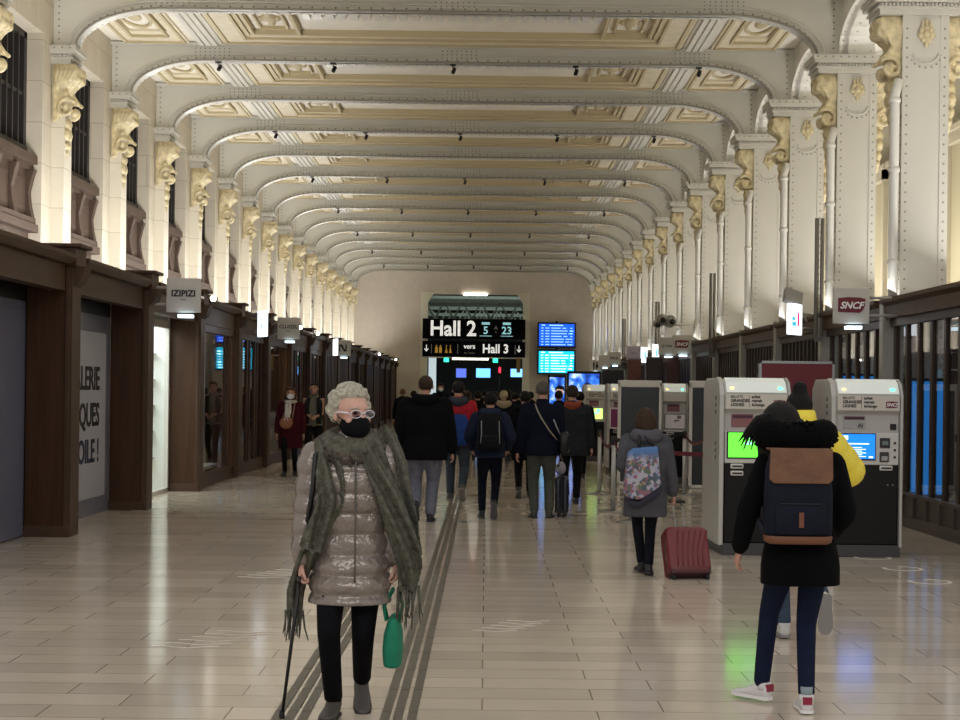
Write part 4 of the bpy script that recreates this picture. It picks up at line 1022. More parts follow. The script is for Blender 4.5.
        if st == 'bun':
            g.ell((0, 0, 0), [.046 * s, .042 * s, .04 * s], 14, 10, HM @ T(0, -.03 * s, .135 * s)); g.ell((0, 0, 0), [.05 * s, .05 * s, .03 * s], 14, 10, HM @ T(0, -.03 * s, .105 * s))
        if st in ('long', 'bob'):
            bt = -.13 if st == 'bob' else -.27
            for j in range(15):
                t = R(178 + 184 * j / 14); x, y = .075 * cos(t), .085 * sin(t) - .015
                g.tube([HM @ V((x * s, y * s, .04 * s)), HM @ V((x * 1.12 * s, y * 1.08 * s, -.04 * s)), HM @ V((x * 1.1 * s, (y * 1.15 - .01) * s, bt * (.7 + .3 * abs(sin(t))) * s))], [.024 * s, .026 * s, .012 * s], 8)
        if st == 'hat':
            pass
        g.build('hair', hm, root, remesh=.006 if vox < .009 else .012, smooth=1)
    if mask:
        g = MB(); rings = []
        for (y, a, hh) in ((.02, .064, .05), (.06, .058, .05), (.09, .045, .048), (.112, .026, .036), (.122, .008, .014)):
            rings.append([tuple(hp(a * 1.06 * cos(2 * pi * i / 20), y, -.052 + hh * sin(2 * pi * i / 20) * (1.05 if sin(2 * pi * i / 20) > 0 else 1.0))) for i in range(20)])
        g.loft(rings); g.build('face_mask', mat('mask_' + mask, mask, .8, spec=.1, bump=.2, bscale=60), root)
        g = MB()
        for sg in (-1, 1):
            g.tube([hp(sg * .058, .05, -.03), hp(sg * .075, .02, -.015), hp(sg * .08, -.01, .01)], .0022 * s, 6); g.tube([hp(sg * .058, .04, -.075), hp(sg * .076, .01, -.04), hp(sg * .082, -.015, -.03)], .0022 * s, 6)
        g.build('mask_strap', mat('mask_' + mask, mask, .7), root)
    # --- trousers
    if trousers:
        tn, tc_, tw = trousers; g = MB()
        for i in (0, 1):
            limb(g, [hips[i] + V((0, -.005, 0)), hips[i].lerp(kn[i], .5), kn[i], kn[i].lerp(an[i], .4), an[i] + (kn[i] - an[i]).normalized() * .012 + V((0, -.008, 0))], [x * k * tw for x in (.092, .083, .064, .059, .052)], n=16)
        g.ell((0, -.01, hipz + .01), (.125 * k * w * tw, .1 * k * w * tw, .11 * k)); g.loft([ring(0, 0, hipz - .02, .1 * H * w * .98, .07 * H * w, 20), ring(0, 0, hipz + .12 * k, .09 * H * w, .062 * H * w, 20)])
        g.build('trousers', mat('trouser_' + tc_, tc_, .85, spec=.12, var=.15, vscale=12, bump=.35, bscale=18), root, remesh=vox, smooth=smooth)
    # --- shoes
    for i in (0, 1):
        f = feet[i]; dirv = (an[i] - V((f[0], f[1], f[2])))
        MF = T(*an[i]) @ RZ(R(f[4])) @ RX(-R(f[3])) @ S(k, k, k)
        g = MB(); rr = []
        for (y, hw, zt, zb) in ((-.066, .018, -.03, -.066), (-.058, .030, .0, -.076), (-.03, .036, .02, -.078), (.01, .038, .018, -.078), (.05, .04, -.012, -.078), (.1, .046, -.035, -.078), (.15, .046, -.048, -.078), (.185, .036, -.055, -.078), (.203, .016, -.062, -.076)):
            cz = (zt + zb) / 2; hz = (zt - zb) / 2
            rr.append([(hw * math.copysign(abs(cos(2 * pi * q / 20)) ** .8, cos(2 * pi * q / 20)), y, cz + hz * math.copysign(abs(sin(2 * pi * q / 20)) ** .8, sin(2 * pi * q / 20))) for q in range(20)])
        g.loft(rr, M=MF); g.lathe([(.04, -.03), (.041, .012), (.036, .014)], 16, MF @ T(0, -.022, 0))
        so = g.build('shoe', mat('shoe_' + shoes[0], shoes[0], .55), root)
        ol = []
        for (y, hw) in ((-.07, .02), (-.055, .036), (-.02, .038), (.03, .037), (.09, .047), (.14, .05), (.18, .042), (.205, .022)): ol.append((hw, y))
        ol = ol + [(-x, y) for x, y in reversed(ol)]
        MB().prism(ol, -.085, -.068, 'z', MF).build('sole', mat('sole_' + shoes[1], shoes[1], .6), so)
        if len(shoes) > 2:
            MB().box(-.025, .025, -.072, -.045, -.035, .005, MF).build('heel_tab', mat('heel_' + shoes[2], shoes[2], .5), so)
            MB().lathe([(.033, .0), (.034, .05), (.032, .055)], 14, MF @ T(0, -.02, 0)).build('sock', mat('sock_grey', '8a98a0', .8), root)
    # --- coat
    if coat:
        c = dict(col='101114', hem=-.06, th=1.0, quilt=0, pitch=.09, rough=.85, sleeves=True, flare=1.0, arm=1.0, bump=.35, fd=1.1, metal=0, spec=.12); c.update(coat)
        g = MB(); th = c['th']; hem = c['hem']
        keys = [(hem, .108 * c['flare'], .078 * c['flare'] * c['fd'], 0), (hem + .05, .108 * c['flare'], .078 * c['flare'] * c['fd'], 0), (max(hem + .1, .07), .098, .070, 0), (.18, .108, .078, 0), (.25, .116, .076, -.002), (.285, .104, .062, -.004), (.305, .078, .050, -.005), (.33, .048, .044, -.004)]
        z = hem; rings = []
        while z <= .331:
            a, d, y = interp(keys, z); q = 1 + c['quilt'] * .6 * (abs(sin(pi * z * H / c['pitch'])) ** .6 - .4) * (1 if z < .3 else .4)
            # below the hips the coat hangs straight down
            Mz = M if z > -.02 else T(0, 0, hipz) @ RX(-R(lean) * max(0, 1 + (z + .02) * 8))
            rings.append([tuple(Mz @ V(p)) for p in ring(0, y * H, z * H, a * H * w * th * q, d * H * w * th * q, 36)])
            z += .007
        g.loft(rings)
        if c['sleeves']:
            for i in (0, 1):
                rs_ = [x * k * th * c['arm'] for x in (.068, .062, .056, .052, .044)]
                e2 = wr[i] + (el[i] - wr[i]).normalized() * .02
                limb(g, [sh[i] + V((0, 0, -.01)), sh[i].lerp(el[i], .5), el[i], el[i].lerp(wr[i], .5), e2], rs_, quilt=c['quilt'], pitch=c['pitch'])
                g.ell(sp(.085 * w * (1 - 2 * i), 0, .272), (.065 * k * th, .06 * k * th, .055 * k * th))
        g.lathe([(.078 * k, 0), (.083 * k, .03), (.074 * k, .085), (.05 * k, .088)], 20, T(*sp(0, -.006, .312)))
        if c.get('fold'):
            rnd = random.Random(5)
            for v in range(14):
                pass
        cm_ = mat('coat_' + c['col'] + str(c['rough']), c['col'], c['rough'], c['metal'], spec=c['spec'], var=.12, vscale=10, bump=c['bump'], bscale=14)
        g.build('coat', cm_, root, remesh=vox, smooth=smooth if not c['quilt'] else 1)
    if hood:
        g = MB(); hz = hood[1] if len(hood) > 1 else 1
        P = [sp(.05 * cos(R(a)) * hz, -.028 + .045 * sin(R(a)) * hz, .322 + .006 * cos(R(a) * 2)) for a in range(0, 360, 20)]
        g.tube(P, [.045 * k * hz * (1.15 if sin(R(a)) < 0 else .75) for a in range(0, 360, 20)], 12, closed=True)
        g.ell(sp(0, -.062, .305), (.09 * k * hz, .05 * k * hz, .07 * k * hz))
        g.build('hood', mat('hood_' + hood[0], hood[0], .9, spec=.1, var=.2, bump=.5, bscale=25), root, remesh=vox, smooth=2)
    root_info = dict(M=M, H=H, k=k, sp=sp, hp=hp, HM=HM, s=s, wr=wr, el=el, sh=sh, root=root, kn=kn, an=an, hips=hips)
    return root_info
def backpack(loc, rz, label, w_, h_, d_, col, flap=None, straps=True, pocket=True, bottom=None, sx=.09):
    "back panel at y=0, bag extends towards -y; origin at the bottom middle"
    t = empty('backpack', loc, rz, label=label, cat='backpack')
    m = mat('pack_' + col, col, .75, spec=.15, var=.15, vscale=20, bump=.2, bscale=60)
    rings = []
    for (z, a, b_) in ((0, .40, .6), (.03, .47, .9), (.12, .5, 1), (.5, .5, 1), (.8, .47, .9), (.93, .4, .7), (1.0, .22, .35)):
        rings.append(ring(0, -d_ * .5 * b_, z * h_, w_ * a, d_ * .5 * b_, 28, 4))
    MB().loft(rings).build('pack_body', m, t)
    if pocket:
        rings = [ring(0, -d_ * .95, z * h_, w_ * a, d_ * q, 24, 4) for (z, a, q) in ((.08, .34, .1), (.11, .38, .16), (.38, .38, .16), (.43, .34, .08))]
        MB().loft(rings).build('front_pocket', m, t)
        MB().box(-w_ * .30, w_ * .30, -d_ * 1.12, -d_ * 1.05, h_ * .405, h_ * .415).build('zip', black, t)
    if flap:
        fm_ = mat('flap_' + flap, flap, .6, var=.2, vscale=15, bump=.2, bscale=50)
        P = [(-.46, .98), (-.47, .66), (-.40, .62), (.40, .62), (.47, .66), (.46, .98)]
        MB().prism([(x * w_, z * h_) for x, z in P], -d_ * 1.06, -d_ * .96).box(-w_ * .46, w_ * .46, -d_ * 1.06, -d_ * .1, h_ * .965, h_ * .99).build('flap', fm_, t, bevel=.012)
    if bottom:
        MB().loft([ring(0, -d_ * .5, z * h_, w_ * .49 * a, d_ * .52 * a, 28, 4) for z, a in ((-.02, .9), (0, 1), (.06, 1.03), (.065, 1.0))]).build('base', mat('flap_' + bottom, bottom, .6), t)
        MB().box(-.012, .012, -d_ * 1.16, -d_ * 1.1, h_ * .16, h_ * .32).build('tab', mat('tab_' + bottom, '6a3a28', .6), t)
    if straps:
        for sg in (-1, 1):
            MB().tube([(sg * sx, -.01, h_ * .9), (sg * sx * 1.2, .04, h_ * 1.04), (sg * sx * 1.35, .14, h_ * 1.04), (sg * sx * 1.5, .215, h_ * .86), (sg * sx * 1.7, .20, h_ * .5), (sg * sx * 2.0, .07, h_ * .2), (sg * sx * 1.6, -.03, h_ * .08)], .018, 8).build('strap', mat('strap_' + col, col, .8), t)
    MB().tube([(-.03, -.02, h_ * .95), (-.03, -.02, h_ * 1.03), (.03, -.02, h_ * 1.03), (.03, -.02, h_ * .95)], .007, 6).build('carry_loop', black, t)
    return t
def Q(base, rot, px, py, ly):
    "local point of a figure at base (facing away rot=0, towards us rot=1) that the photograph shows at px,py, ly forward"
    Yw = base[1] + (ly if not rot else -ly); x = (px - VX) * Yw / F; z = CH + (VY + .0122 * (px - VX) - py) * Yw / F
    return V(((x - base[0]) * (1 if not rot else -1), ly, z))

# ============ 1: puffer-coated walker with cane
B1 = (-.655, 7.85, 0)
q1 = lambda px, py, ly: Q(B1, 1, px, py, ly)
paleskin = mat('pale_skin', 'c59a8a', .5, var=.06, vscale=20)
wr1 = q1(304, 563, .12); wl1 = q1(399, 566, .02)
I = human(B1, pi, 'white-haired person in a shiny grey puffer coat walking towards us with a cane', 1.60, 1.04, 4,
          feet=((.075, .0, .09, -3, -6), (-.045, -.24, .15, 28, 8)), hs=1.18, hands=(wr1, wl1), head=(36, -4), coat=dict(col='837972', hem=-.155, th=1.12, quilt=.19, pitch=.10, rough=.24, metal=.3, spec=.5, bump=.9, flare=.96, fd=1.3, arm=1.1),
          trousers=('t', '0b0b10', .93), shoes=('4a4440', '2e2a28'), hair=('aaa595', 'curly'), vox=.0065, curl=(70, 75), handdir=(V((.04, .1, -1)), V((0, .1, -1))), skin=paleskin, mask='0e0e12')
P1 = I['root']; hp, s = I['hp'], I['s']
# glasses
g = MB()
for sg in (-1, 1):
    P = [hp(sg * .034 + .026 * cos(a * pi / 8), .101 - .008 * abs(sg * .034 + .027 * cos(a * pi / 8)) * 10, .004 + .017 * sin(a * pi / 8)) for a in range(16)]
    g.tube(P, .0022 * s, 6, closed=True); g.tube([hp(sg * .062, .085, .008), hp(sg * .078, .04, .008), hp(sg * .082, -.01, .0)], .004 * s, 6)
g.tube([hp(-.008, .104, .008), hp(0, .108, .010), hp(.008, .104, .008)], .003 * s, 6)
gl_ = g.build('glasses', mat('clear_frame', 'd6d0d6', .2), P1)
g = MB()
for sg in (-1, 1): g.add([hp(sg * .034 + .025 * cos(a * pi / 8), .0995, .004 + .017 * sin(a * pi / 8)) for a in range(16)], [tuple(range(16))])
g.build('lens', glass_mat('spectacle_glass', 'd8d4dc', .05), gl_)
# fur collar and hood
fur = mat('fur_brown', '5a534b', .95, spec=.1, var=.5, vscale=45, bump=1.0, bscale=70)
rnd = random.Random(11); g = MB(); sp = I['sp']; Pc = []
for a in range(0, 360, 15):
    c = sp(.088 * cos(R(a)), .0 + .058 * sin(R(a)), .318 - .02 * sin(R(a))); Pc.append(c)
g.tube(Pc, .052, 12, closed=True)
for j in range(420):
    a = rnd.uniform(0, 2 * pi); t = rnd.uniform(0, 2 * pi); c = sp(.088 * cos(a), .058 * sin(a), .318 - .02 * sin(a)); d = V((cos(a) * cos(t), sin(a) * cos(t), sin(t))) 
    g.tube([c + d * .045, c + d * (.062 + rnd.random() * .012) + V((0, 0, -.008))], [.007, .001], 4)
g.build('fur_collar', fur, P1)
# scarf: wrap, two hanging ends with fringes
scM = mat('scarf_knit', '5f5e54', .95, spec=.1, var=.35, vscale=30, bump=.9, bscale=90)
def ribbon(mb, P, W, th_, n=16, seed=1, ax=V((1, .25, 0))):
    rnd = random.Random(seed); P = [V(p) for p in P]; out = []
    for i in range(len(P) - 1):
        for j in range(8): out.append((P[i].lerp(P[i + 1], j / 8), W[i] + (W[i + 1] - W[i]) * j / 8))
    out.append((P[-1], W[-1]))
    for _ in range(6): out = [out[0]] + [((out[i - 1][0] + out[i][0] * 2 + out[i + 1][0]) / 4, out[i][1]) for i in range(1, len(out) - 1)] + [out[-1]]
    rings = []
    for i, (p, w_) in enumerate(out):
        t = (out[min(i + 1, len(out) - 1)][0] - out[max(i - 1, 0)][0]).normalized(); u = (ax - t * ax.dot(t)).normalized(); v = t.cross(u)
        r = []
        for q in range(n * 2):
            f = q if q < n else 2 * n - 1 - q; sgn = 1 if q < n else -1; x = (f / (n - 1) - .5) * 2
            wave = .5 * w_ * .5 * sin(x * 5.5 + i * .25 + seed) * (1 - .25 * abs(x))
            r.append(tuple(p + u * x * w_ * .5 + v * (wave + sgn * th_ * (1 - .5 * x * x))))
        rings.append(r)
    mb.loft(rings)
def fringe(mb, p, w_, n, L_, seed, ax=V((1, .2, 0))):
    rnd = random.Random(seed)
    for j in range(n):
        a = p + ax * (j / (n - 1) - .5) * w_ + V((0, rnd.uniform(-.02, .02), 0)); L2 = L_ * rnd.uniform(.7, 1.1); sw = rnd.uniform(-.03, .03)
        mb.tube([a + V((0, 0, .02)), a + V((sw * .4, 0, -L2 * .5)), a + V((sw, rnd.uniform(-.02, .02), -L2))], [.006, .005, .0025], 5)
g = MB()
for (hz_, r_, t_) in ((.352, .074, .032), (.330, .088, .036)):
    g.tube([sp(r_ * cos(R(a)) * .9, .004 + r_ * .72 * sin(R(a)), hz_ - .014 * sin(R(a)) + .004 * sin(3 * R(a))) for a in range(0, 360, 15)], t_, 12, closed=True)
# image-left end: crosses the chest, goes behind the cane hand
ribbon(g, [q1(326, 440, .10), q1(330, 470, .17), q1(333, 500, .19), q1(320, 528, .185), q1(312, 550, .18)], [.10, .13, .13, .12, .11], .012, seed=1)
ribbon(g, [q1(366, 440, .12), q1(376, 465, .18), q1(390, 495, .19), q1(402, 530, .17), q1(412, 565, .12), q1(410, 590, .08)], [.08, .11, .12, .13, .13, .10], .014, seed=3)
ribbon(g, [q1(384, 428, .02), q1(393, 455, .10), q1(398, 490, .13), q1(404, 525, .11), q1(414, 560, .06)], [.10, .14, .14, .15, .12], .016, seed=5)
ribbon(g, [q1(312, 548, .19), q1(298, 590, .02), q1(297, 615, .0)], [.10, .09, .07], .014, seed=6)
g.build('scarf', scM, P1, remesh=.007, smooth=1)
g = MB(); fringe(g, q1(297, 614, 0), .085, 13, .12, 2); g.build('scarf_fringe', scM, P1)
g = MB(); fringe(g, q1(411, 590, .08), .10, 14, .18, 3); g.build('scarf_fringe', scM, P1)
# zip, pocket and bag strap on the coat
MB().tube([q1(357, y_, .192 - abs(y_ - 540) * .00012) for y_ in range(462, 590, 12)], .005, 6).build('zip', mat('zip_grey', '55504c', .4), P1)
MB().tube([sp(.06, .03, .33), q1(316, 455, .15), q1(314, 490, .165), q1(308, 530, .13), q1(306, 555, .05)], .013, 8).build('bag_strap', black, P1)
# cane
t = empty('walking_cane', B1, pi, label='black walking cane held by the puffer-coated person', cat='cane')
hc_ = q1(302, 584, .13); tip = q1(286, 716, .02); tip.z = .012
MB().tube([hc_ + V((0, 0, .02)), tip], [.010, .008], 10).build('shaft', black, t); MB().lathe([(.013, -.012), (.015, 0), (.011, .03)], 12, T(*tip)).build('rubber_tip', mat('rubber', '1a1a1a', .8), t)
MB().tube([hc_ + V((0, -.05, .015)), hc_ + V((0, -.02, .03)), hc_ + V((0, .03, .03)), hc_ + V((0, .06, .02))], [.012, .014, .013, .009], 10).build('handle', mat('cane_grip', '1c1815', .4), t)
# green bag
t = empty('shopping_bag', B1, pi, label='small green fabric bag hanging from the puffer-coated person\'s hand', cat='bag')
gm_ = mat('green_fabric', '0c7a5c', .8, var=.1, bump=.3, bscale=25)
c = q1(396, 640, .02); top_ = q1(399, 590, .02)
rings = [ring(c.x + dx, c.y, c.z + dz, a, b_, 24, 3) for dz, a, b_, dx in ((-.125, .03, .09, 0), (-.115, .045, .11, 0), (-.04, .05, .125, 0), (.04, .045, .125, -.002), (.10, .028, .12, -.004), (.118, .02, .115, -.004))]
MB().loft(rings).build('bag_body', gm_, t, remesh=.006, smooth=3)
for dx, dy in ((.045, .05), (-.045, -.05)):
    MB().tube([V((c.x + dx * .7, c.y + dy, c.z + .10)), V((c.x + dx, c.y + dy * .7, c.z + .17)), top_ + V((dx * .35, dy * .2, .005)), V((c.x + dx, c.y - dy * .2, c.z + .17)), V((c.x + dx * .7, c.y - dy, c.z + .10))], .008, 8, flat=1.6).build('bag_handle', gm_, t)

# ============ 2: black coat, backpack
B2 = (1.61, 8.15, 0); q2 = lambda px, py, ly: Q(B2, 0, px, py, ly)
I = human(B2, 0, 'person in a black coat and dark jeans walking away wearing a backpack', 1.57, 1.0, 3,
          feet=((.035, -.02, .085, 0, -4), (-.145, .26, .095, 0, 40)), hands=(q2(826, 540, .10), q2(741, 550, .05)), head=(12, 8), hoff=(-.10, .02, -.03), hs=1.25, coat=dict(col='070709', hem=-.10, th=1.14, rough=.95, bump=.4, flare=1.03, arm=.95),
          trousers=('t', '161d33', .88), shoes=('d6d2d2', 'e6e4e2', '8c1838'), hair=('15110f', 'long'), hood=None, vox=.0075, curl=(25, 35))
g = MB(); sp = I['sp']; rnd = random.Random(4); cen = q2(797, 436, -.08)
P = [cen + V((.145 * cos(R(a)), .09 * sin(R(a)) + .04, .0 + .012 * cos(2 * R(a)))) for a in range(0, 360, 15)]
g.tube(P, .075, 12, closed=True); g.ell(cen + V((0, -.01, -.02)), (.17, .10, .075))
for j in range(500):
    a = rnd.uniform(0, 2 * pi); t = rnd.uniform(0, 2 * pi); c = cen + V((.145 * cos(a), .09 * sin(a) + .04, 0)); d = V((cos(a) * cos(t), sin(a) * cos(t), sin(t)))
    g.tube([c + d * .065, c + d * (.074 + rnd.random() * .006)], [.009, .002], 4)
g.build('fur_hood', mat('fur_black', '060607', .95, spec=.1, var=.4, vscale=40), I['root'])
g = MB()
for j in range(7): g.tube([q2(770 + j, 416 + j * .5, .0), q2(758 + j * 1.4, 419 + j, .03), q2(748 + j * 1.5, 430, .04), q2(739 + j * 2.6, 442 + (j % 3) * 4, .03)], [.022, .02, .012, .002], 6)
g.build('hair_strands', mat('hair_15110f', '15110f', .6), I['root'])
c = q2(798.5, 541, -.16); c2 = V(B2) + V((c.x, -.105, c.z))
backpack(tuple(c2), 0, 'dark navy backpack with a brown suede flap, worn by the black-coated person', .335, .47, .15, '141824', '6b4830', True, True, '6b4028')

# ============ 3: yellow jacket
B3 = (2.07, 10.5, 0); q3 = lambda px, py, ly: Q(B3, 0, px, py, ly)
I = human(B3, 0, 'person in a puffy yellow jacket with a hair bun, behind the backpack wearer', 1.63, 1.0, 4,
          feet=((.10, -.30, .30, 82, 0), (-.075, .12, .09, 0, 0)), hands=(q3(826, 492, .22), q3(790, 480, .25)), poles=((1.6, -.35, -.2), (-.1, -.5, -1)), head=(-8, 4),
          coat=dict(col='ecd84c', hem=-.04, th=1.1, quilt=.10, pitch=.12, rough=.5, spec=.3, arm=1.5), trousers=('t', '3c4a5c', .95), shoes=('c8c6c4', '8a8684'), hair=('100d0e', 'bun'), vox=.009)
g = MB(); sp = I['sp']; g.lathe([(.09, -.04), (.105, .0), (.108, .08), (.095, .135), (.07, .14)], 24, T(*sp(0, -.005, .33)))
g.build('collar', mat('coat_ecd84c0.5', 'ecd84c', .5), I['root'])

# ============ 4: grey coat, floral bag, red suitcase
B4 = (1.42, 14.15, 0); q4 = lambda px, py, ly: Q(B4, 0, px, py, ly)
I = human(B4, 0, 'short person in a grey hooded coat carrying a floral bag and pulling a red suitcase', 1.47, 1.02, 2,
          feet=((.035, -.02, .085, 8, -8), (-.005, .2, .085, 0, 8)), hands=(q4(675, 496, -.02), q4(632, 470, .1)), coat=dict(col='4b4b50', hem=-.16, th=1.18, quilt=.05, pitch=.14, rough=.8, arm=1.1), trousers=('t', '15171f', .9),
          shoes=('1c1c1f', '2c2c2c'), hair=('3a2a20', 'bob'), hood=('55545a', 1.35), vox=.01, curl=(75, 30))
t = empty('tote_bag', (B4[0], B4[1], 0), label='floral printed tote bag slung on the grey-coated person\'s back', cat='bag')
fl_ = mat('floral_print', '7a7a8a', .7); nt = fl_.node_tree; N = nt.nodes; L = nt.links
vo = N.new('ShaderNodeTexVoronoi'); vo.inputs['Scale'].default_value = 34; L.new(N['Texture Coordinate'].outputs['Object'], vo.inputs['Vector'])
sx_ = N.new('ShaderNodeSeparateColor'); L.new(vo.outputs['Color'], sx_.inputs[0]); rp = N.new('ShaderNodeValToRGB'); L.new(sx_.outputs[0], rp.inputs[0]); rp.color_ramp.interpolation = 'CONSTANT'
E = rp.color_ramp.elements; E[0].color = lin('a8a6b0'); E[1].position = .82; E[1].color = lin('4a5560')
for p_, c_ in ((.18, '8a5c6c'), (.34, '5a6a5c'), (.48, '55607c'), (.6, '94806c'), (.7, '9a98b0')):
    e_ = E.new(p_); e_.color = lin(c_)
sz = N.new('ShaderNodeSeparateXYZ'); L.new(N['Texture Coordinate'].outputs['Object'], sz.inputs[0])
r2 = N.new('ShaderNodeMapRange'); r2.inputs[1].default_value = 1.03; r2.inputs[2].default_value = 1.10; L.new(sz.outputs[2], r2.inputs[0])
mx = N.new('ShaderNodeMix'); mx.data_type = 'RGBA'; L.new(r2.outputs[0], mx.inputs[0]); L.new(rp.outputs[0], mx.inputs[6]); mx.inputs[7].default_value = lin('4f74a8'); L.new(mx.outputs[2], N['Principled BSDF'].inputs['Base Color'])
pl = [(624, 489), (628, 452), (634, 448), (658, 446), (661, 480), (662, 488), (640, 500), (626, 497)]
pv = [q4(a, b_, -.17) for a, b_ in pl]
MB().prism([(p.x, p.z) for p in pv], -.24, -.15).build('bag_body', fl_, t, bevel=.02)
pv = [q4(a, b_, -.17) for a, b_ in [(620, 492), (625, 499), (640, 501), (662, 484), (663, 491), (640, 506), (628, 504)]]
MB().prism([(p.x, p.z) for p in pv], -.245, -.145).build('bag_base', mat('bag_navy', '141428', .6), t, bevel=.008)
MB().tube([q4(640, 449, -.19), q4(640, 436, -.15), q4(641, 428, -.05), q4(640, 436, .08), q4(636, 452, .12)], .014, 8).tube([q4(655, 447, -.19), q4(645, 436, -.16), q4(643, 428, -.05)], .012, 8).build('bag_strap', black, t)
def suitcase(loc, M_, label, w_, h_, d_, col, dark, handle, ribs=True):
    t = empty('suitcase', loc, label=label, cat='suitcase'); m = mat('case_' + col, col, .35, var=.05, coat=.2); md = mat('case_' + dark, dark, .4)
    def rr(y, q, n=7): 
        P = []; r = .05
        for (cx, cz, a0) in ((w_ / 2 - r, h_ - r, 0), (-w_ / 2 + r, h_ - r, 90), (-w_ / 2 + r, .06 + r, 180), (w_ / 2 - r, .06 + r, 270)):
            for j in range(n):
                a = R(a0 + 90 * j / (n - 1)); P.append(((cx + r * cos(a)) * q if True else 0, y, (cz + r * sin(a) - h_ / 2) * q + h_ / 2))
        return P
    MB().loft([rr(-d_ / 2, .9), rr(-d_ * .46, .96), rr(-d_ * .3, 1), rr(-.012, 1)], M=M_).build('front_shell', m, t)
    MB().loft([rr(.012, 1), rr(d_ * .3, 1), rr(d_ * .46, .96), rr(d_ / 2, .9)], M=M_).build('back_shell', m, t)
    MB().loft([rr(-.014, .99), rr(.014, .99)], M=M_).build('zip_band', black, t)
    if ribs:
        for k_ in range(6):
            x = -w_ * .3 + k_ * w_ * .12
            MB().tube([(x, -d_ / 2 - .001, .12), (x + .01, -d_ / 2 - .004, h_ * .55), (x + .035 * (1 + k_ * .2), -d_ / 2 - .001, h_ * .9)], .007, 6, M=M_).build('rib', m, t)
    MB().box(-w_ / 2 + .01, w_ / 2 - .01, -d_ * .5, d_ * .5, .055, .13, M_).build('bottom_trim', md, t, bevel=.015)
    for sx in (-1, 1):
        for sy in (-1, 1):
            MB().cyl(.026, .022, 14, M_ @ T(sx * (w_ / 2 - .04) - .011, sy * (d_ / 2 - .05), .026) @ RY(pi / 2)).box(-.018, .018, -.02, .02, .03, .07, M_ @ T(sx * (w_ / 2 - .04), sy * (d_ / 2 - .05), 0)).build('wheel', black, t)
    g = MB(); hx = w_ * .11
    for sx in (-1, 1): g.tube([(sx * hx, d_ * .3, h_ - .03), (sx * hx, d_ * .3, handle)], .007, 8, M=M_)
    g.build('pull_rod', steel, t); MB().tube([(-hx - .03, d_ * .3, handle), (hx + .03, d_ * .3, handle)], .013, 8, M=M_).build('pull_handle', black, t)
    MB().tube([(-.06, 0, h_), (-.05, 0, h_ + .025), (.05, 0, h_ + .025), (.06, 0, h_)], .009, 8, M=M_).build('carry_handle', black, t)
    return t
x, y = at(692, 580)
suitcase((x, y, 0), RZ(R(9)) @ RX(R(-27)) @ T(0, 0, -.0) @ T(0, .09, .0), 'dark red ribbed suitcase on wheels pulled by the grey-coated person', .38, .50, .22, '702429', '401018', .80)

# ============ 5..10 group walking away
def away(px, fy, top, label, **kw):
    x, y = at(px, fy); H = CH + (VY + .0122 * (px - VX) - top) * y / F
    return (x, y, 0), human((x, y, 0), kw.pop('rz', 0), label, H * .985, **kw)
b5, I = away(424, 522, 374, 'large person in a bulky black jacket and light grey trousers walking away', w=1.22, lean=3,
   feet=((.07, .05, .09, 0, -5), (-.10, -.14, .22, 60, 4)), hands=((.34, .04, .83), (-.36, .02, .86)), poles=((1, -.6, 0), (-1, -.6, 0)), coat=dict(col='0b0b0e', hem=-.09, th=1.18, rough=.9, arm=1.25), trousers=('t', '6d6f7c', 1.22), shoes=('16161c', '3c3c44'), hair=('3a2a22', 'cropped'), hood=('0c0c10', 1.3))
b6, I = away(457, 500, 380, 'person in a red jacket with a dark cap and blue backpack walking away', w=1.1, feet=((.08, -.24, .2, 45, -4), (-.1, .05, .09, 0, 6)), coat=dict(col='a01e2a', hem=-.06, th=1.12, rough=.6), trousers=('t', '39404a', 1.1), shoes=('4a4644', '8f8c88'), hair=('14151c', 'short'), hood=('3a3e4a', 1.2), vox=.013)
backpack((b6[0], b6[1] - .14, .80), 0, 'blue backpack on the red-jacketed person', .33, .46, .17, '1f3a78')
b7, I = away(489, 519, 391, 'person in a navy hooded jacket and dark trousers with a black backpack', w=1.02, feet=((.06, -.12, .2, 60, -3), (-.09, .08, .09, 0, 5)), coat=dict(col='1d2336', hem=-.03, th=1.12, rough=.85, arm=1.15), trousers=('t', '10131f', .98), shoes=('26262a', '55555a'), hair=('0f0d0e', 'short'), hood=('222a40', 1.25), hands=((.22, .12, .88), (-.22, .12, .88)))
backpack((b7[0], b7[1] - .13, .86), 0, 'black backpack with grey piping on the navy-jacketed person', .31, .47, .17, '0e0f14')
MB().tube([(-.11, -.18, .38), (-.105, -.185, .22), (-.12, -.18, .1)], .006, 6).tube([(.11, -.18, .38), (.115, -.185, .22), (.12, -.18, .1)], .006, 6).build('piping', mat('piping_grey', '8a8c92', .5), bpy.data.objects['backpack.002'] if 'backpack.002' in bpy.data.objects else None)
b8, I = away(541, 518, 380, 'grey-haired person in a dark navy coat and olive trousers with a shoulder bag', w=1.06, feet=((.10, .02, .085, 0, -12), (-.09, .0, .085, 0, 8)), lean=1, coat=dict(col='0f1422', hem=-.055, th=1.16, rough=.9, arm=1.1), trousers=('t', '4c4f48', 1.08), shoes=('3a3a34', '2a2a28'), hair=('55504c', 'cropped'), hands=((.2, .1, .86), (-.31, .0, .82)))
sp = I['sp']
MB().tube([sp(-.055, -.05, .325), sp(-.04, -.085, .28), sp(-.01, -.104, .22), sp(.05, -.10, .13), sp(.11, -.07, .06)], .009, 6).build('bag_strap', mat('strap_beige', '9a9282', .6), I['root'])
t = empty('shoulder_bag', (b8[0] + .28, b8[1] - .02, .84), label='dark shoulder bag at the hip of the grey-haired person', cat='bag')
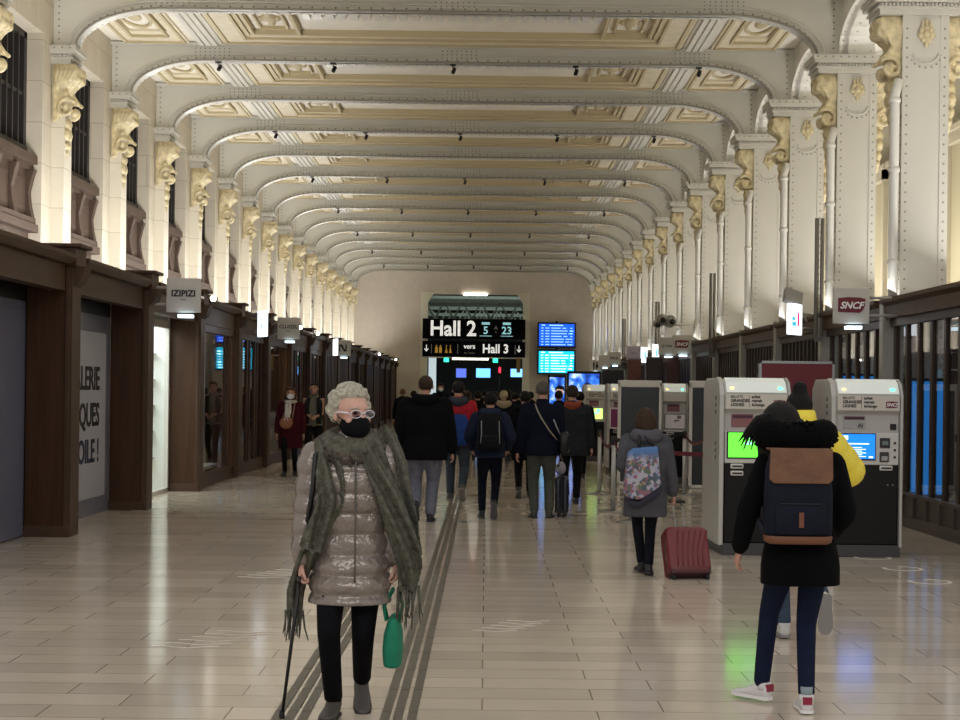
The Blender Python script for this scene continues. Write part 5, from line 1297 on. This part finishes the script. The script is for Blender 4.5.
MB().loft([ring(0, 0, z, a, b_, 24, 4) for z, a, b_ in ((0, .05, .14), (.02, .07, .16), (.2, .07, .16), (.26, .04, .14))]).build('bag_body', mat('bag_black', '101016', .5), t); MB().tube([(-.05, -.1, .22), (-.1, -.13, .32), (-.14, -.12, .42)], .01, 6).build('strap', mat('bag_grey', '8e9198', .5), t)
x, y = at(562, 517)
suitcase((x, y + .1, 0), RZ(R(86)), 'dark navy suitcase standing upright beside the grey-haired person', .36, .52, .17, '161c2c', '0d1018', .66, ribs=False)
t = empty('plastic_bag', (x - .02, y + .1, .60), label='small pale bag hanging above the navy suitcase', cat='bag')
MB().ell((0, 0, .02), (.07, .05, .09)).build('bag_body', mat('pale_bag', '9a98a0', .4), t, remesh=.012, smooth=1); MB().tube([(-.03, 0, .08), (0, 0, .2), (.03, 0, .08)], .006, 6).build('bag_handle', mat('pale_bag', '9a98a0', .4), t)
b9, I = away(571, 505, 384, 'person in a dark grey coat with an orange collar behind the navy suitcase', w=1.12, coat=dict(col='26282c', hem=-.1, th=1.15, rough=.9), trousers=('t', '16161a', 1.0), hair=('2c2622', 'short'), hood=('8a4432', 1.0), vox=.013)
b10, I = away(524, 498, 390, 'person in a long black coat just left of the grey-haired person', w=1.0, coat=dict(col='08080c', hem=-.16, th=1.15, rough=.9), trousers=('t', '0e0e12', 1.0), hair=('0c0b0c', 'short'), hood=('0a0a0e', 1.1), vox=.013)
# ============ 11, 12 coming towards us
x, y = at(290, 476); B = (x, y, 0)
I = human(B, pi, 'person in a burgundy coat with white scarf and mask walking towards us', 1.62, 1.02, 2, head=(5, 0), feet=((.08, .12, .09, 0, -5), (-.08, -.1, .1, 12, 5)),
          coat=dict(col='3c0f18', hem=-.2, th=1.1, rough=.85, flare=1.1), trousers=('t', '121216', .9), shoes=('2e2c2c', '1c1c1c'), hair=('4a2a1e', 'bob'), mask='d8dce0', vox=.011)
sp = I['sp']; g = MB(); g.tube([sp(.05 * cos(R(a)), .04 * sin(R(a)), .325) for a in range(0, 360, 20)], .035, 10, closed=True)
ribbon(g, [sp(.02, .08, .31), sp(.015, .115, .22), sp(.03, .12, .12)], [.12, .12, .10], .012, seed=2); g.build('scarf', mat('white_scarf', 'cfcac0', .8, bump=.4), I['root'], remesh=.01)
g = MB(); g.tube([sp(.058 * cos(R(a)), -.03 + .03 * sin(R(a)), .39 + .05 * sin(R(a))) for a in range(-30, 211, 15)], .022, 10); g.build('hood_trim', mat('fur_beige', 'a8957a', .9, bump=.8), I['root'])
t = empty('handbag', B, pi, label='round tan handbag across the burgundy-coated person\'s front', cat='bag')
MB().ell((.06, .185, .98), (.125, .05, .115), 20, 12).build('bag_body', mat('tan_leather', '8a5a3a', .5), t); MB().tube([(.14, .16, 1.05), (.05, .19, 1.25), (-.07, .12, 1.4)], .008, 6).tube([(-.05, .18, 1.05), (-.08, .15, 1.25), (-.09, .1, 1.4)], .008, 6).build('strap', mat('strap_tan', 'a08a72', .6), t)
x, y = at(313, 467); B = (x, y, 0)
I = human(B, pi, 'person in a black open vest over grey shirt, behind the burgundy coat', 1.72, 1.0, 0, coat=dict(col='6e6c62', hem=-.02, th=.98, rough=.9, sleeves=False), trousers=('t', '14141a', 1.0), hair=('14100e', 'short'), hands=((.06, .25, 1.05), (-.08, .25, 1.04)), vox=.011)
sp = I['sp']; g = MB()
for sg in (-1, 1): ribbon(g, [sp(sg * .055, .035, .315), sp(sg * .078, .085, .22), sp(sg * .075, .09, .1), sp(sg * .075, .09, .0)], [.08, .13, .13, .13], .014, seed=2, n=10)
g.loft([[tuple(I['M'] @ V(p)) for p in ring(0, -.02, z * 1.72, a * 1.72, b_ * 1.72)] for z, a, b_ in ((-.02, .108, .07), (.1, .102, .07), (.25, .118, .07), (.3, .08, .045))]); g.build('vest', mat('vest_black', '0d0d10', .8), I['root'], remesh=.012, smooth=1)
# ============ far crowd
crowd = [(402, 447, 389, '101116', 'cropped', '6a4a3a', 'person in black at the far left of the crowd', 0), (440, 440, 384, '16171c', 'short', '1c1614', 'masked person in black far down the hall facing us', 1),
 (503, 470, 391, '10141e', 'short', 'a89a80', 'person with a pale fur-trimmed hood beside the navy-jacketed one', 0), (514, 462, 393, '141a28', 'short', '14100e', 'person in dark blue at the right of the fur-hooded one', 0),
 (477, 462, 392, '12131a', 'short', '14100e', 'person in dark clothes seen between red and navy jackets', 0), (467, 452, 391, '2a2420', 'bob', '3c2c20', 'person in a brown jacket deep in the crowd', 0),
 (413, 452, 391, '0e0f14', 'short', '14100e', 'person in black just left behind the large black jacket', 0), (495, 448, 392, '3a3c40', 'short', '2a1e18', 'person in mid grey deep in the crowd', 0),
 (484, 444, 391, '1a1c22', 'short', '100e0e', 'person in charcoal near the passage centre', 0), (509, 444, 391, '222630', 'bob', '2c2018', 'person in slate grey near the passage right', 0),
 (452, 443, 391, '20222a', 'short', '14100e', 'person in dark grey near the passage, left of centre', 0), (519, 450, 393, '0e1018', 'short', '14100e', 'person in black near the passage, rightmost', 0),
 (530, 455, 392, '15151a', 'short', '14100e', 'person in black walking toward the departures screens', 0), (462, 436, 390, '302a2a', 'short', '14100e', 'person in reddish brown at the passage entrance', 0), (558, 470, 391, '101218', 'short', '14100e', 'person in a dark coat seen between two taller walkers', 0),
 (579, 480, 392, '0d0e12', 'short', '14100e', 'person in black at the right edge of the walking group', 0)]
for i, (px, fy, top, c, hs, hcol, lab, rot) in enumerate(crowd):
    x, y = at(px, fy); H = max(1.52, min(1.82, CH + (VY + .0122 * (px - VX) - top) * y / F)); sgn = 1 if i % 2 else -1
    I = human((x, y, 0), pi if rot else 0, lab, H, .98 + .04 * (i % 4), 3, feet=((.08, .2 * sgn, .09 if sgn > 0 else .15, 0 if sgn > 0 else 30, 0), (-.08, -.2 * sgn, .15 if sgn > 0 else .09, 30 if sgn > 0 else 0, 0)),
          coat=dict(col=c, hem=-.05 - .05 * (i % 3), th=1.12, rough=.88), trousers=('t', ['14151a', '1e2430', '2a2a2e'][i % 3], 1.0), shoes=('1c1c1f', '6a6a6a'), hair=(hcol, hs), hood=((hcol if i == 2 else c), 1.35 if i == 2 else 1.0) if i % 2 == 0 else None, mask='c8d2dc' if rot else None, vox=.014 if not rot else .012)
# ------------------------------------------------------------ light
def area(name, loc, rot, sx, sy, power, col):
    l = bpy.data.lights.new(name, 'AREA'); l.shape = 'RECTANGLE'; l.size = sx; l.size_y = sy; l.energy = power; l.color = col
    o = bpy.data.objects.new(name, l); COL.objects.link(o); o.location = loc; o.rotation_euler = rot
    return o
WARM = (1, .975, .93)
LY = (13 + 79) / 2
area('uplight_left', (-5.6, LY, 3.1), (pi, R(-30), 0), 1.2, 66, 2150, WARM)
area('uplight_right', (5.2, LY, 2.98), (pi, R(30), 0), .2, 66, 110, WARM)
area('uplight_aisle', (6.75, LY, 2.98), (pi, R(22), 0), 1.4, 66, 2400, WARM)
area('front_fill', (-.5, -2.5, 6.6), (R(55), 0, 0), 9, 1.6, 260, (1, .98, .97))  # unseen fill lamp added behind the camera for highlights on coat and floor
area('shop_light', (-5.8, PY(-1) + 2, 2.85), (0, 0, 0), 1.2, 3, 75, (.9, 1, .97))
area('shop_light', (-5.8, PY(0) + 2, 2.85), (0, 0, 0), 1.0, 3, 60, (.95, .97, 1))
area('shop_light', (-5.8, PY(2) + 2, 2.85), (0, 0, 0), 1.0, 3, 80, (1, .8, .55))
area('shop_light', (-5.8, PY(5) + 2, 2.85), (0, 0, 0), 1.0, 3, 20, (1, .9, .8))
area('shop_light', (6.6, AY(-1) + 2, 2.75), (0, 0, 0), 1.0, 7, 45, (.85, .93, 1))
area('shop_light', (6.6, AY(6), 2.75), (0, 0, 0), 1.0, 40, 60, (.9, .9, 1))
area('far_hall_light', (0, 95, 8.5), (0, 0, 0), 8, 20, 800, (.9, 1, .95))
w = bpy.data.worlds.new('w'); sc.world = w; w.use_nodes = True
w.node_tree.nodes['Background'].inputs[0].default_value = (1, .97, .93, 1); w.node_tree.nodes['Background'].inputs[1].default_value = .55
# ------------------------------------------------------------ camera
cd = bpy.data.cameras.new('camera'); cam = bpy.data.objects.new('camera', cd); COL.objects.link(cam)
cd.sensor_width = 36; cd.lens = F * 36 / 960; cd.shift_x = -(VX - 480) / 960; cd.shift_y = (VY - 360) / 960; cd.clip_end = 300
cam.location = (0, 0, CH); cam.rotation_euler = Euler((pi / 2, 0, 0)); cam.rotation_euler.rotate_axis('Z', ROLL)
sc.camera = cam
sc.view_settings.view_transform = 'Standard'; sc.view_settings.look = 'None'; sc.view_settings.gamma = 1; sc.view_settings.exposure = .22
sc.view_settings.use_curve_mapping = False
